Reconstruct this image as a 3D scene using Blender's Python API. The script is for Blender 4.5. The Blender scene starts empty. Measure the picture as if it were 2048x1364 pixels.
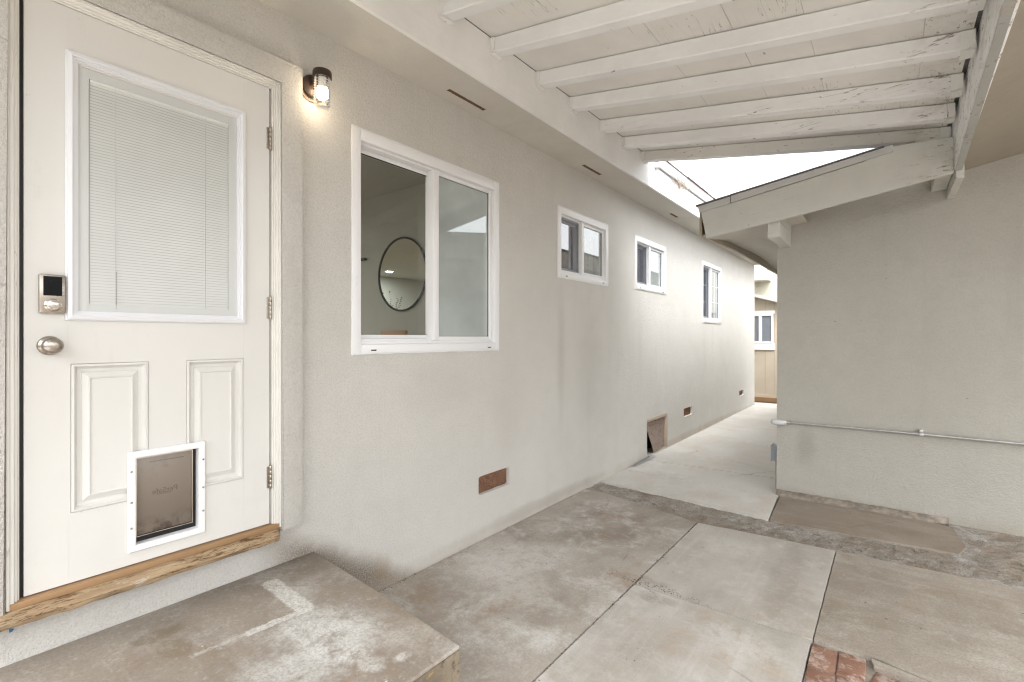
import bpy, bmesh, math, random
from mathutils import Vector, Matrix
from mathutils import noise as mnoise
random.seed(7)
C = bpy.context.scene.collection
sc = bpy.context.scene
R = math.radians

# ------------------------------------------------------------------ camera, sky, sun, exposure
cam_d = bpy.data.cameras.new('camera'); cam = bpy.data.objects.new('camera', cam_d); C.objects.link(cam)
cam_d.sensor_width = 36; cam_d.lens = 975 / 2048 * 36; cam_d.clip_start = .05; cam_d.clip_end = 500
cam_d.shift_y = -7 / 2048
YAW = math.atan(755 / 975)
cam.location = (2.30, 0, 1.445); cam.rotation_euler = (R(90), 0, YAW)
sc.camera = cam

world = bpy.data.worlds.new('World'); sc.world = world; world.use_nodes = True
wn = world.node_tree; wn.nodes.clear()
sky = wn.nodes.new('ShaderNodeTexSky'); sky.sky_type = 'NISHITA'; sky.sun_disc = False
SUN_EL, SUN_AZ = R(60), R(130)      # azimuth clockwise from +Y
sky.sun_elevation = SUN_EL; sky.sun_rotation = SUN_AZ
sky.air_density = 1.0; sky.dust_density = 4.0; sky.ozone_density = 1.0
hs = wn.nodes.new('ShaderNodeHueSaturation'); hs.inputs['Saturation'].default_value = .09
bgn = wn.nodes.new('ShaderNodeBackground'); bgn.inputs['Strength'].default_value = .15
won = wn.nodes.new('ShaderNodeOutputWorld')
wn.links.new(sky.outputs[0], hs.inputs['Color']); wn.links.new(hs.outputs[0], bgn.inputs[0]); wn.links.new(bgn.outputs[0], won.inputs[0])

sd = bpy.data.lights.new('sun', 'SUN'); sd.energy = .9; sd.angle = R(50); sd.color = (1, .995, .985)
sun = bpy.data.objects.new('sun', sd); C.objects.link(sun)
dirv = Vector((math.sin(SUN_AZ) * math.cos(SUN_EL), math.cos(SUN_AZ) * math.cos(SUN_EL), math.sin(SUN_EL)))
sun.rotation_euler = dirv.to_track_quat('Z', 'Y').to_euler()

sc.view_settings.view_transform = 'Standard'; sc.view_settings.look = 'None'
sc.view_settings.gamma = 1; sc.view_settings.use_curve_mapping = False
sc.view_settings.exposure = 2.08
sc.cycles.filter_width = 1.25
sc.cycles.max_bounces = 12; sc.cycles.diffuse_bounces = 8; sc.cycles.transparent_max_bounces = 16

# ------------------------------------------------------------------ node helper
class Nt:
    def __init__(s, name):
        s.m = bpy.data.materials.new(name); s.m.use_nodes = True
        s.t = s.m.node_tree; s.t.nodes.clear()
        s.out = s.t.nodes.new('ShaderNodeOutputMaterial')
        s.pos = s.n('ShaderNodeNewGeometry').outputs['Position']
    def n(s, ty, **k):
        o = s.t.nodes.new(ty)
        for a, b in k.items(): setattr(o, a, b)
        return o
    def put(s, sock, v):
        if hasattr(v, 'is_output'): s.t.links.new(v, sock)
        elif isinstance(v, (tuple, list)) and len(v) == 3 and sock.type == 'RGBA': sock.default_value = (*v, 1)
        else: sock.default_value = v
    def mp(s, vec, scale=(1, 1, 1), loc=(0, 0, 0), rot=(0, 0, 0)):
        o = s.n('ShaderNodeMapping'); s.put(o.inputs[0], vec)
        o.inputs['Location'].default_value = loc; o.inputs['Rotation'].default_value = rot; o.inputs['Scale'].default_value = scale
        return o.outputs[0]
    def noise(s, scale, vec=None, detail=4, rough=.55, dist=0, seed=0):
        o = s.n('ShaderNodeTexNoise', noise_dimensions='4D'); s.put(o.inputs['Vector'], vec or s.pos)
        o.inputs['W'].default_value = seed
        o.inputs['Scale'].default_value = scale; o.inputs['Detail'].default_value = detail
        o.inputs['Roughness'].default_value = rough; o.inputs['Distortion'].default_value = dist
        return o.outputs['Fac']
    def voro(s, scale, vec=None, feature='F1', out='Distance'):
        o = s.n('ShaderNodeTexVoronoi', feature=feature); s.put(o.inputs['Vector'], vec or s.pos)
        o.inputs['Scale'].default_value = scale
        return o.outputs[out]
    def ramp(s, f, a, b, lo=0., hi=1.):
        o = s.n('ShaderNodeMapRange', interpolation_type='SMOOTHSTEP'); s.put(o.inputs[0], f)
        for i, v in ((1, a), (2, b), (3, lo), (4, hi)): o.inputs[i].default_value = v
        return o.outputs[0]
    def math(s, op, a, b=0., clamp=False):
        o = s.n('ShaderNodeMath', operation=op, use_clamp=clamp); s.put(o.inputs[0], a); s.put(o.inputs[1], b)
        return o.outputs[0]
    def mix(s, f, a, b, bt='MIX'):
        o = s.n('ShaderNodeMix', data_type='RGBA', blend_type=bt); s.put(o.inputs[0], f); s.put(o.inputs[6], a); s.put(o.inputs[7], b)
        return o.outputs[2]
    def xyz(s, v=None):
        o = s.n('ShaderNodeSeparateXYZ'); s.put(o.inputs[0], v or s.pos); return o.outputs
    def blob(s, c, r, soft=1.6, wob=.5, wsc=3., seed=3):
        """0..1 patch round point c with radii r, its edge broken by noise"""
        v = s.mp(s.pos, scale=[1 / q for q in r], loc=[-a / q for a, q in zip(c, r)])
        ln = s.n('ShaderNodeVectorMath', operation='LENGTH'); s.put(ln.inputs[0], v)
        nz = s.noise(wsc, detail=6, rough=.65, seed=seed)
        dd = s.math('ADD', ln.outputs['Value'], s.math('MULTIPLY', s.math('SUBTRACT', nz, .5), wob * 2))
        return s.ramp(dd, 1, 1 / soft - .15, 0, 1)
    def seg(s, a, b, w, wob=.012, wsc=25.):
        """stroke from a to b of half width w on a horizontal surface"""
        ax, ay = a; bx, by = b; L = math.hypot(bx - ax, by - ay); an = math.atan2(by - ay, bx - ax)
        vv = s.n('ShaderNodeVectorRotate', rotation_type='Z_AXIS'); s.put(vv.inputs['Vector'], s.pos)
        vv.inputs['Center'].default_value = (ax, ay, 0); vv.inputs['Angle'].default_value = -an
        q = s.xyz(vv.outputs[0])
        px = s.math('SUBTRACT', q[0], ax); py = s.math('SUBTRACT', q[1], ay)
        cl = s.math('MINIMUM', s.math('MAXIMUM', px, 0.), L)
        dx = s.math('SUBTRACT', px, cl)
        dd = s.math('SQRT', s.math('ADD', s.math('MULTIPLY', dx, dx), s.math('MULTIPLY', py, py)))
        nz = s.noise(wsc, detail=5, rough=.7, seed=9)
        dd = s.math('ADD', dd, s.math('MULTIPLY', s.math('SUBTRACT', nz, .5), wob * 2))
        return s.ramp(dd, w, w * .7, 0, 1)
    def bump(s, h, strength=.3, dist=.01, prev=None):
        o = s.n('ShaderNodeBump'); o.inputs['Strength'].default_value = strength; o.inputs['Distance'].default_value = dist
        s.put(o.inputs['Height'], h)
        if prev is not None: s.put(o.inputs['Normal'], prev)
        return o.outputs[0]
    def done(s, col, rough=.8, metal=0., nrm=None, spec=.3, **k):
        p = s.n('ShaderNodeBsdfPrincipled')
        s.put(p.inputs['Base Color'], col); s.put(p.inputs['Roughness'], rough); s.put(p.inputs['Metallic'], metal)
        s.put(p.inputs['Specular IOR Level'], spec)
        if nrm is not None: s.put(p.inputs['Normal'], nrm)
        for a, b in k.items(): s.put(p.inputs[a.replace('_', ' ')], b)
        s.t.links.new(p.outputs[0], s.out.inputs[0]); return s.m

def plain(name, col, rough=.5, metal=0., var=.06, sc_=6., bump=0., bsc=80., spec=.35, fl=0.):
    n = Nt(name)
    f = n.noise(sc_, detail=5, rough=.6)
    c = n.mix(n.ramp(f, .3, .7), [q * (1 - var) for q in col], [min(1, q * (1 + var)) for q in col])
    if fl: c = n.mix(n.ramp(n.noise(35, detail=3, rough=.7), .70, .76, 0, fl), c, [q * .3 for q in col])
    nm = n.bump(n.noise(bsc, detail=4), bump, .004) if bump else None
    return n.done(c, n.ramp(f, .2, .8, max(.02, rough - .07), min(1, rough + .07)), metal, nm, spec)

# ------------------------------------------------------------------ materials
def stucco(name, col, dark, drips=(), bumpk=.85, grain=140., lowdirt=True, blobs=(), fa=1., crack=.45):
    n = Nt(name)
    big = n.noise(.9, detail=5, rough=.6, dist=.4)
    c = n.mix(n.ramp(big, .3, .7), dark, col)
    mid = n.noise(7, detail=6, rough=.65)
    c = n.mix(n.ramp(mid, .4, .75, 0, .28), c, [q * .82 for q in col])
    # fine dark and pale grain
    fine = n.noise(grain * .8, detail=5, rough=.8)
    c = n.mix(n.ramp(fine, .55, .36, 0, .5 * fa), c, [q * .62 for q in col])
    c = n.mix(n.ramp(fine, .52, .68, 0, .3 * fa), c, [min(1, q * 1.16) for q in col])
    # trowel marks and hairline cracks
    tr = n.noise(1, n.mp(n.pos, (3, 2.2, 5), rot=(.5, 0, 0)), detail=7, rough=.7, dist=1.5, seed=5)
    c = n.mix(n.ramp(tr, .50, .68, 0, .30), c, [q * .84 for q in col])
    wv = n.voro(1.15, n.mp(n.mix(.12, n.pos, n.n('ShaderNodeTexNoise').outputs['Color'])), feature='DISTANCE_TO_EDGE')
    c = n.mix(n.math('MULTIPLY', n.ramp(wv, .0045, .001), n.ramp(n.noise(1.1, detail=3, seed=12), .56, .64, 0, crack)), c, [q * .45 for q in col])
    c = n.mix(n.ramp(n.noise(23, detail=2, rough=.5), .765, .785, 0, .7), c, (.16, .14, .11))
    # vertical weathering streaks
    st = n.noise(1, n.mp(n.pos, (7, 7, .5)), detail=4, rough=.6)
    c = n.mix(n.ramp(st, .5, .8, 0, .28), c, [q * .76 for q in col])
    for cc, rr, amt, dc in drips:
        c = n.mix(n.math('MULTIPLY', n.blob(cc, rr, 4., .35, 5.), amt), c, dc)
    if lowdirt == 'step':
        q = n.xyz()
        k = n.math('ADD', q[2], n.math('MULTIPLY', n.math('SUBTRACT', q[1], 1.33), .62))
        k = n.math('ADD', k, n.math('MULTIPLY', n.noise(4, detail=6, rough=.7), .16))
        g = n.math('MULTIPLY', n.ramp(k, .56, .40), n.ramp(n.noise(130, detail=5, rough=.85), .38, .58, .5, 1))
        c = n.mix(n.math('MULTIPLY', g, n.ramp(q[1], 1.0, 1.3, 0, 1.)), c, (.205, .165, .125))
    if lowdirt:
        z = n.xyz()[2]
        k = n.math('ADD', z, n.math('MULTIPLY', n.noise(4, detail=5), .22))
        c = n.mix(n.ramp(k, .22, .08, 0, .42), c, [dark[0] * .72, dark[1] * .64, dark[2] * .55])
    for cc, rr, amt, dc in blobs:
        g = n.math('MULTIPLY', n.blob(cc, rr, 3., .5, 6.), n.ramp(n.noise(160, detail=5, rough=.8), .35, .65, .45, 1))
        c = n.mix(n.math('MULTIPLY', g, amt), c, dc)
    b = n.bump(n.noise(grain * .8, detail=4, rough=.7), bumpk, .012)
    b = n.bump(n.noise(grain * .25, detail=2), bumpk * .5, .01, b)
    b = n.bump(n.noise(3, detail=3), .35, .03, b)
    return n.done(c, .92, 0, b, .15)

M = {}
M['stucco'] = stucco('stucco_house', (.695, .68, .645), (.645, .63, .595),
    lowdirt='step', crack=0., fa=.9, drips=[((0, 3.68, 1.3), (.1, .09, .9), .28, (.36, .35, .31)), ((0, 4.2, 1.2), (.1, .35, .9), .2, (.40, .39, .355)),
           ((0, 5.4, 1.4), (.1, .12, .7), .15, (.42, .41, .38)), ((0, 2.9, .9), (.1, .3, .5), .2, (.43, .40, .36)), ((0, 2.3, 1.12), (.1, .5, .25), .2, (.44, .41, .37)),
           ((0, 7.9, 1.2), (.1, .15, .6), .2, (.45, .44, .41))],
    blobs=[
           ((0, 1.75, .12), (.2, .10, .10), .5, (.34, .25, .15)), ((0, 3.4, .06), (.2, 1.6, .07), .5, (.33, .28, .22)), ((0, 7.5, .05), (.2, 3.2, .07), .55, (.45, .38, .29))])
M['stucco_trim'] = stucco('stucco_surround', (.68, .665, .63), (.62, .605, .57), fa=.6, lowdirt=False, grain=120, bumpk=.9,
    drips=[((.05, 0, .6), (.1, .3, .5), .5, (.48, .45, .40))])
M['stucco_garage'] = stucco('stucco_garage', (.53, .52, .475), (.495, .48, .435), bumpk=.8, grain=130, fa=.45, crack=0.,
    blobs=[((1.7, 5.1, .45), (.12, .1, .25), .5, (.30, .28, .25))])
M['plaster'] = stucco('soffit_plaster', (.62, .595, .545), (.56, .535, .485), fa=.3, crack=0., bumpk=.16, grain=120, lowdirt=False)
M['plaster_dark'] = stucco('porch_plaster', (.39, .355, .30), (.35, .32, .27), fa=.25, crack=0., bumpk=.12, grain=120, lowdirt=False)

def painted_wood(name, col, axis='x', wear=.5, seed=0, under=(.16, .12, .09), dirt=.25, rough=.5):
    n = Nt(name)
    s_l = {'x': (1.2, 34, 34), 'y': (34, 1.2, 34), 'z': (34, 34, 1.2)}[axis]
    s_c = {'x': (1.1, 22, 22), 'y': (22, 1.1, 22), 'z': (22, 22, 1.1)}[axis]
    grain = n.noise(1, n.mp(n.pos, s_l), detail=5, rough=.6, seed=seed)
    big = n.noise(1.7, detail=5, rough=.65, seed=seed)
    c = n.mix(n.ramp(big, .3, .72), [q * .88 for q in col], col)
    c = n.mix(n.ramp(grain, .5, .8, 0, .05 if axis == 'z' else .12), c, [q * .74 for q in col])
    mo = n.noise(11, detail=6, rough=.7, seed=seed + 2)
    c = n.mix(n.ramp(mo, .62, .8, 0, dirt * 2), c, [col[0] * .55, col[1] * .5, col[2] * .43])
    # hairline cracks along the grain
    cr = n.noise(1, n.mp(n.pos, s_c), detail=3, rough=.5, dist=.3, seed=seed + 5)
    line = n.ramp(n.math('ABSOLUTE', n.math('SUBTRACT', cr, .5)), .004, .0015, 0, 1)
    gate = n.ramp(n.noise(1.3, detail=2, seed=seed + 8), .58, .62)
    c = n.mix(n.math('MULTIPLY', line, n.math('MULTIPLY', gate, min(1, wear * .9))), c, under)
    c = n.mix(n.ramp(n.noise(17, n.mp(n.pos, (1, 1, 1)), detail=2, rough=.5, seed=seed + 19), .735, .75, 0, min(.85, wear)), c, under)
    # chips
    vv = n.mp(n.pos, {'x': (1, 2.2, 2.2), 'y': (2.2, 1, 2.2), 'z': (2.2, 2.2, 1)}[axis])
    ch = n.noise(24, vv, detail=3, rough=.65, seed=seed + 11)
    t = .80 - .09 * wear
    c = n.mix(n.ramp(ch, t, t + .02, 0, .9), c, under)
    if axis in 'xy' and wear > .4:
        ex = n.ramp(n.xyz()[0], 2.25, 2.62)
        e2 = n.noise(1, n.mp(n.pos, (9, 16, 40) if axis == 'x' else (30, 14, 30)), detail=6, rough=.75, seed=seed + 15)
        c = n.mix(n.math('MULTIPLY', ex, n.ramp(e2, .57, .61, 0, .9)), c, under)
        c = n.mix(n.math('MULTIPLY', ex, n.ramp(n.noise(9, detail=5, rough=.7), .45, .7, 0, .45)), c, (.45, .38, .30))
    b = n.bump(grain, .04 if axis == 'z' else .12, .004); b = n.bump(ch, .3, .004, b)
    return n.done(c, n.ramp(mo, .3, .8, rough, rough + .2), 0, b, .3)

WHITE = (.88, .885, .885)
M['rafter'] = painted_wood('white_rafter_paint', WHITE, 'x', .9)
M['rafter_worn'] = painted_wood('worn_rafter_paint', (.76, .745, .70), 'x', 1.5, 4, (.30, .19, .12), .5)
M['deck'] = painted_wood('roof_deck_paint', (.81, .795, .765), 'y', .6, 6, (.14, .12, .10), .3)
M['beam'] = painted_wood('white_beam_paint', (.88, .885, .885), 'y', 1.3, 9, (.20, .17, .14), .25)
M['beam_bottom'] = painted_wood('grey_beam_underside', (.42, .43, .42), 'y', .8, 10, (.3, .25, .2), .4)  # beam underside coloured greyer than its face
M['fascia'] = painted_wood('white_fascia_paint', (.85, .85, .84), 'y', .12, 12, dirt=.12)
M['barge'] = painted_wood('barge_board_paint', (.63, .635, .60), 'x', .45, 14, (.22, .19, .15), .2)
M['barge_trim'] = painted_wood('barge_trim_paint', (.58, .585, .585), 'x', .3, 15)
M['eave_trim'] = painted_wood('tan_eave_trim', (.42, .37, .29), 'y', .7, 16, (.12, .09, .06), .5)
M['hanger'] = painted_wood('painted_metal_hanger', (.84, .84, .82), 'z', 1.6, 18, (.12, .09, .07), .5)
M['casing'] = painted_wood('door_casing_paint', (.80, .79, .75), 'z', .3, 20, (.25, .20, .15), .12, .4)
M['pink'] = painted_wood('weathered_pink_board', (.60, .52, .50), 'y', 1.6, 22, (.36, .24, .21), .6)
M['batten'] = painted_wood('cream_siding', (.55, .48, .385), 'z', .2, 24, dirt=.1)
M['nwall'] = stucco('neighbour_wall', (.62, .61, .51), (.58, .57, .47), lowdirt=False, bumpk=.2)

def door_paint():
    n = Nt('door_paint')
    big = n.noise(1.2, detail=3)
    c = n.mix(n.ramp(big, .3, .7), (.655, .65, .625), (.695, .692, .67))
    lin = n.noise(1, n.mp(n.pos, (3, 5, 300)), detail=2)
    c = n.mix(n.ramp(lin, .45, .75, 0, .10), c, (.62, .60, .53))
    c = n.mix(n.ramp(n.noise(40, detail=2), .74, .76, 0, .4), c, (.4, .36, .3))
    c = n.mix(n.ramp(n.noise(1, n.mp(n.pos, (9, 14, 2.5)), detail=8, rough=.75, seed=8), .56, .72, 0, .22), c, (.50, .47, .41))
    z = n.xyz()[2]
    c = n.mix(n.math('MULTIPLY', n.ramp(z, 1.1, .58), n.ramp(n.noise(5, detail=6, rough=.7), .5, .8, 0, .35)), c, (.55, .50, .42))
    return n.done(c, n.ramp(big, .3, .7, .34, .44), 0, n.bump(lin, .04, .002), .4)
M['door'] = door_paint()
M['insert'] = plain('white_insert_plastic', (.74, .755, .785), .35, var=.005)
M['vinyl'] = plain('white_vinyl', (.80, .81, .825), .32, var=.006, sc_=2, fl=.05)
M['tape'] = plain('pale_panel', (.68, .70, .69), .5, var=.005)
M['slat'] = plain('blind_slat', (.82, .84, .82), .45, var=.02)
M['slatgap'] = plain('blind_back', (.58, .60, .59), .7, var=.02)
M['cord'] = plain('white_cord', (.78, .78, .75), .6)
M['nickel'] = plain('brushed_nickel', (.42, .38, .335), .30, 1., var=.05, sc_=30, bump=.03, bsc=300)
M['nickel_light'] = plain('polished_nickel', (.62, .59, .55), .22, 1., var=.03)
M['black_glass'] = plain('black_screen', (.004, .004, .005), .25, var=0, spec=.12)
M['black'] = plain('black_rubber', (.012, .012, .013), .45)
M['dark'] = plain('dark_hole', (.02, .017, .014), .9)
M['bronze'] = plain('bronze_paint', (.055, .038, .028), .38, .3, var=.15)
M['brass'] = plain('lamp_gasket', (.42, .30, .20), .55, var=.15, sc_=40)
M['galv'] = plain('galvanised_steel', (.52, .515, .51), .42, .8, var=.12, sc_=25, fl=.2)
M['fitting'] = plain('cast_fitting', (.68, .68, .68), .4, .5, var=.08)
M['boxgrey'] = plain('grey_box_paint', (.27, .295, .32), .5, var=.06)
M['shingle'] = plain('asphalt_shingle', (.17, .165, .165), .95, var=.35, sc_=120, bump=.5, bsc=200)
M['shingle_pale'] = plain('pale_shingle', (.62, .62, .62), .95, var=.15, sc_=60)
M['room'] = plain('room_paint', (.50, .525, .48), .7, var=.02)
M['roomfloor'] = plain('room_floor', (.30, .22, .15), .4, var=.1)
M['chairwood'] = plain('tan_leather', (.50, .27, .12), .5, var=.1)
M['tablewood'] = plain('dark_table_wood', (.10, .06, .035), .5, var=.2)
M['leaf'] = plain('eucalyptus_leaf', (.05, .07, .035), .6, var=.3)
M['curtain'] = plain('white_curtain', (.80, .80, .77), .9, var=.03)
M['twig'] = plain('dry_twig', (.30, .23, .17), .9, var=.4, sc_=60)
M['vase'] = plain('white_ceramic', (.7, .68, .64), .3)

def mirror_m():
    n = Nt('mirror_glass'); return n.done((.86, .88, .87), .01, 1.)
M['mirror'] = mirror_m()

def glass(name, tint=(.93, .96, .95), ior=1.75, refl=(1, 1, 1), painted_refl=0.):
    n = Nt(name)
    fr = n.n('ShaderNodeFresnel'); fr.inputs[0].default_value = ior
    tr = n.n('ShaderNodeBsdfTransparent'); n.put(tr.inputs[0], tint)
    gl = n.n('ShaderNodeBsdfGlossy'); gl.inputs['Roughness'].default_value = .004; n.put(gl.inputs[0], refl)
    n.put(gl.inputs['Normal'], n.bump(n.noise(1.6, detail=1), .02, .02))
    mx = n.n('ShaderNodeMixShader'); n.put(mx.inputs[0], fr.outputs[0])
    src = tr
    if painted_refl:  # pale diffuse colour painted in for the bright reflections of the panes
        df = n.n('ShaderNodeBsdfDiffuse'); n.put(df.inputs[0], (.70, .79, .81)); src = n.n('ShaderNodeMixShader')
        n.put(src.inputs[0], n.ramp(n.noise(1.5, detail=4), .3, .7, painted_refl * .8, painted_refl * 1.2)); n.t.links.new(tr.outputs[0], src.inputs[1]); n.t.links.new(df.outputs[0], src.inputs[2])
    n.t.links.new(src.outputs[0], mx.inputs[1]); n.t.links.new(gl.outputs[0], mx.inputs[2]); n.t.links.new(mx.outputs[0], n.out.inputs[0])
    return n.m
M['glass'] = glass('window_glass', ior=1.6)
M['glass2'] = glass('double_window_glass', (.80, .88, .88), 2.6, (.95, 1, 1), .42)
M['glass4'] = glass('small_window_outer_glass', (.85, .9, .92), 3.4, painted_refl=.4)
M['glass3'] = glass('small_window_glass', (.9, .94, .95), 2.4)
M['glass_thin'] = glass('door_glass', (.98, .98, .98), 1.2)
M['jar'] = glass('ribbed_jar_glass', (.93, .90, .84), 1.55)

def screen_m():
    n = Nt('insect_screen')
    tr = n.n('ShaderNodeBsdfTransparent'); df = n.n('ShaderNodeBsdfDiffuse'); n.put(df.inputs[0], (.15, .16, .19))
    w = n.n('ShaderNodeTexWave', wave_type='RINGS', rings_direction='SPHERICAL'); n.put(w.inputs['Vector'], n.mp(n.pos, (1, 6, 3), (0, -22, -7.2)))
    w.inputs['Scale'].default_value = 5; w.inputs['Distortion'].default_value = 3.; w.inputs['Detail'].default_value = 1
    mx = n.n('ShaderNodeMixShader'); n.put(mx.inputs[0], n.ramp(w.outputs['Fac'], .1, .9, .34, .52))
    n.t.links.new(tr.outputs[0], mx.inputs[1]); n.t.links.new(df.outputs[0], mx.inputs[2]); n.t.links.new(mx.outputs[0], n.out.inputs[0])
    return n.m
M['screen'] = screen_m()

def emit(name, col, st):
    n = Nt(name); e = n.n('ShaderNodeEmission'); n.put(e.inputs[0], col); e.inputs[1].default_value = st
    n.t.links.new(e.outputs[0], n.out.inputs[0]); return n.m
M['bulb'] = emit('lit_bulb', (1., .84, .64), 13.)
M['downlight'] = emit('lit_downlight', (1., .97, .93), 190.)

def rusty_mesh(name, a, b, sc_=90):
    n = Nt(name)
    v = n.voro(sc_, feature='DISTANCE_TO_EDGE')
    c = n.mix(n.ramp(n.noise(14, detail=5, rough=.7), .35, .7), a, b)
    c = n.mix(n.ramp(v, .14, .04), (c), [q * 1.5 for q in b])
    c = n.mix(n.ramp(n.noise(40, detail=3), .55, .7, 0, .7), c, [q * .3 for q in a])
    return n.done(c, .85, .1, n.bump(v, .8, .004), .2)
M['rust'] = rusty_mesh('rusty_vent_mesh', (.065, .034, .022), (.20, .11, .07), 70)
M['rust_pale'] = rusty_mesh('dusty_screen_mesh', (.19, .14, .115), (.30, .24, .205), 160)
M['soffit_mesh'] = rusty_mesh('brown_soffit_mesh', (.10, .055, .032), (.15, .09, .055), 120)
M['oldwood'] = painted_wood('bare_old_wood', (.50, .40, .32), 'z', 1.2, 30, (.15, .09, .05), .6, .8)

def sill_wood():
    n = Nt('weathered_sill_wood')
    g = n.noise(1, n.mp(n.pos, (60, 5, 90)), detail=8, rough=.75, dist=.6)
    c = n.mix(n.ramp(g, .3, .7), (.31, .205, .12), (.55, .42, .27))
    pt = n.noise(9, n.mp(n.pos, (1.5, .5, 3)), detail=9, rough=.8, dist=.5)
    c = n.mix(n.ramp(pt, .56, .62, 0, .7), c, (.62, .57, .50))
    c = n.mix(n.ramp(pt, .475, .42, 0, .9), c, (.15, .075, .035))
    cr = n.ramp(n.math('ABSOLUTE', n.math('SUBTRACT', n.noise(1, n.mp(n.pos, (25, 3, 40)), detail=4, rough=.6, seed=3), .5)), .010, .003)
    c = n.mix(n.math('MULTIPLY', cr, .8), c, (.07, .04, .02))
    return n.done(c, .85, 0, n.bump(n.math('ADD', g, pt), .9, .012), .15)
M['sill_rough'] = sill_wood()
M['sill_tan'] = painted_wood('tan_threshold_wood', (.34, .21, .11), 'y', .7, 33, (.1, .06, .03), .5, .5)

def petflap():
    n = Nt('smoked_flap_plastic')
    z = n.xyz()[2]
    c = n.mix(n.ramp(z, .7, 1.0), (.175, .145, .118), (.235, .20, .165))
    c = n.mix(n.ramp(n.noise(9, detail=6, rough=.7), .52, .75, 0, .55), c, (.12, .09, .065))
    c = n.mix(n.math('MULTIPLY', n.ramp(z, .76, .68), n.ramp(n.noise(22, detail=5, rough=.7), .40, .62)), c, (.06, .04, .028))
    return n.done(c, .30, 0, n.bump(n.noise(2), .1, .02), .5)
M['flap'] = petflap()
M['flap_mark'] = plain('embossed_mark', (.13, .108, .088), .35, var=.05)

def concrete(name, base, light, dark, pale=.45, seed=0, blobs=(), segs=(), streak=None, fine=.5, spec=.25):
    n = Nt(name)
    big = n.noise(1.3, detail=9, rough=.66, dist=.6, seed=seed)
    c = n.mix(n.ramp(big, .36, .62), dark, base)
    md = n.noise(3.6, detail=10, rough=.74, dist=.25, seed=seed + 1)
    c = n.mix(n.ramp(md, .48, .66, 0, pale), c, light)
    wm = n.noise(2.3, detail=9, rough=.68, dist=.4, seed=seed + 2)
    c = n.mix(n.ramp(wm, .52, .68, 0, .6), c, (dark[0] * 1.10, dark[1] * .92, dark[2] * .76))
    if streak:
        w = n.noise(1, n.mp(n.pos, streak), detail=8, rough=.65, seed=seed + 7)
        c = n.mix(n.ramp(w, .48, .70, 0, .5), c, light)
    gr = n.noise(13, detail=10, rough=.8, dist=.3, seed=seed)
    for cc, rr, amt, dc, soft, wob, wsc in blobs:
        g = n.blob(cc, rr, soft, wob * 1.3, wsc, seed)
        g = n.math('MULTIPLY', g, n.ramp(gr, .38, .54, .15, 1))
        c = n.mix(n.math('MULTIPLY', g, amt), c, dc)
    for a_, b_, w_, amt, dc in segs:
        g = n.math('MULTIPLY', n.seg(a_, b_, w_, .022, 30.), n.ramp(n.noise(75, detail=5, rough=.8), .38, .52, .25, 1))
        c = n.mix(n.math('MULTIPLY', g, amt), c, dc)
    vc = n.voro(.9, n.mp(n.mix(.15, n.pos, n.noise(3, detail=6, rough=.7)), loc=(seed, 0, 0)), feature='DISTANCE_TO_EDGE')
    c = n.mix(n.math('MULTIPLY', n.ramp(vc, .005, .001), n.ramp(n.noise(1.4, detail=3, seed=seed + 9), .54, .62, 0, .6)), c, [q * .4 for q in base])
    # wet rings and drag marks
    sw = n.noise(1, n.mp(n.pos, (2, 14, 1), rot=(0, 0, .7)), detail=8, rough=.75, dist=.3, seed=seed + 6)
    c = n.mix(n.ramp(sw, .56, .72, 0, .28), c, light)
    fn = n.noise(85, detail=6, rough=.8, seed=seed)
    c = n.mix(n.ramp(fn, .42, .62, 0, fine * .75), c, [q * .58 for q in base])
    c = n.mix(n.ramp(n.noise(42, detail=8, rough=.85, seed=seed + 13), .52, .66, 0, .15 + .4 * fine), c, [min(1, q * 1.1) for q in light])
    c = n.mix(n.ramp(n.noise(30, detail=4, rough=.6, seed=seed + 3), .60, .72, 0, .35 * fine), c, [q * .62 for q in base])
    c = n.mix(n.ramp(n.noise(26, detail=2, seed=seed + 4), .735, .755, 0, .75), c, (.68, .66, .62))
    c = n.mix(n.ramp(n.noise(19, detail=3, rough=.6, seed=seed + 5), .745, .765, 0, .7), c, (.10, .08, .065))
    b = n.bump(fn, .35, .003); b = n.bump(md, .3, .01, b); b = n.bump(big, .3, .03, b)
    return n.done(c, n.ramp(md, .3, .75, .55, .85), 0, b, spec)
LT = (.62, .62, .60)
M['slab_a'] = concrete('slab_by_house', (.44, .405, .36), (.66, .665, .65), (.27, .23, .188), .75, 1, blobs=[
    ((.35, 2.45, 0), (.45, .55, 1), .75, (.60, .59, .565), 2.2, .55, 3.), ((.25, 3.2, 0), (.3, .5, 1), .5, (.52, .50, .46), 2.5, .5, 3.),
    ((.7, 1.5, 0), (.7, .5, 1), .55, (.225, .185, .15), 2.5, .4, 2.), ((.25, 2.0, 0), (.35, .25, 1), .5, (.23, .19, .155), 2., .5, 3.),
    ((.7, 2.2, 0), (.25, .35, 1), .45, (.56, .54, .50), 2.4, .6, 4.)])
M['slab_b'] = concrete('slab_middle', (.50, .478, .445), (.64, .63, .61), (.40, .375, .335), .6, 12, fine=.25, streak=(9, .9, 1), blobs=[
    ((1.9, 3.0, 0), (.16, .5, 1), .5, (.36, .31, .26), 2.2, .5, 4.), ((1.45, 3.6, 0), (.3, .2, 1), .5, (.66, .65, .62), 2.4, .5, 4.),
    ((1.8, 3.3, 0), (.12, .8, 1), .5, (.33, .29, .25), 2., .4, 4.), ((1.15, 2.78, 0), (.2, .08, 1), .6, (.30, .27, .23), 2., .6, 8.)])
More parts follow.
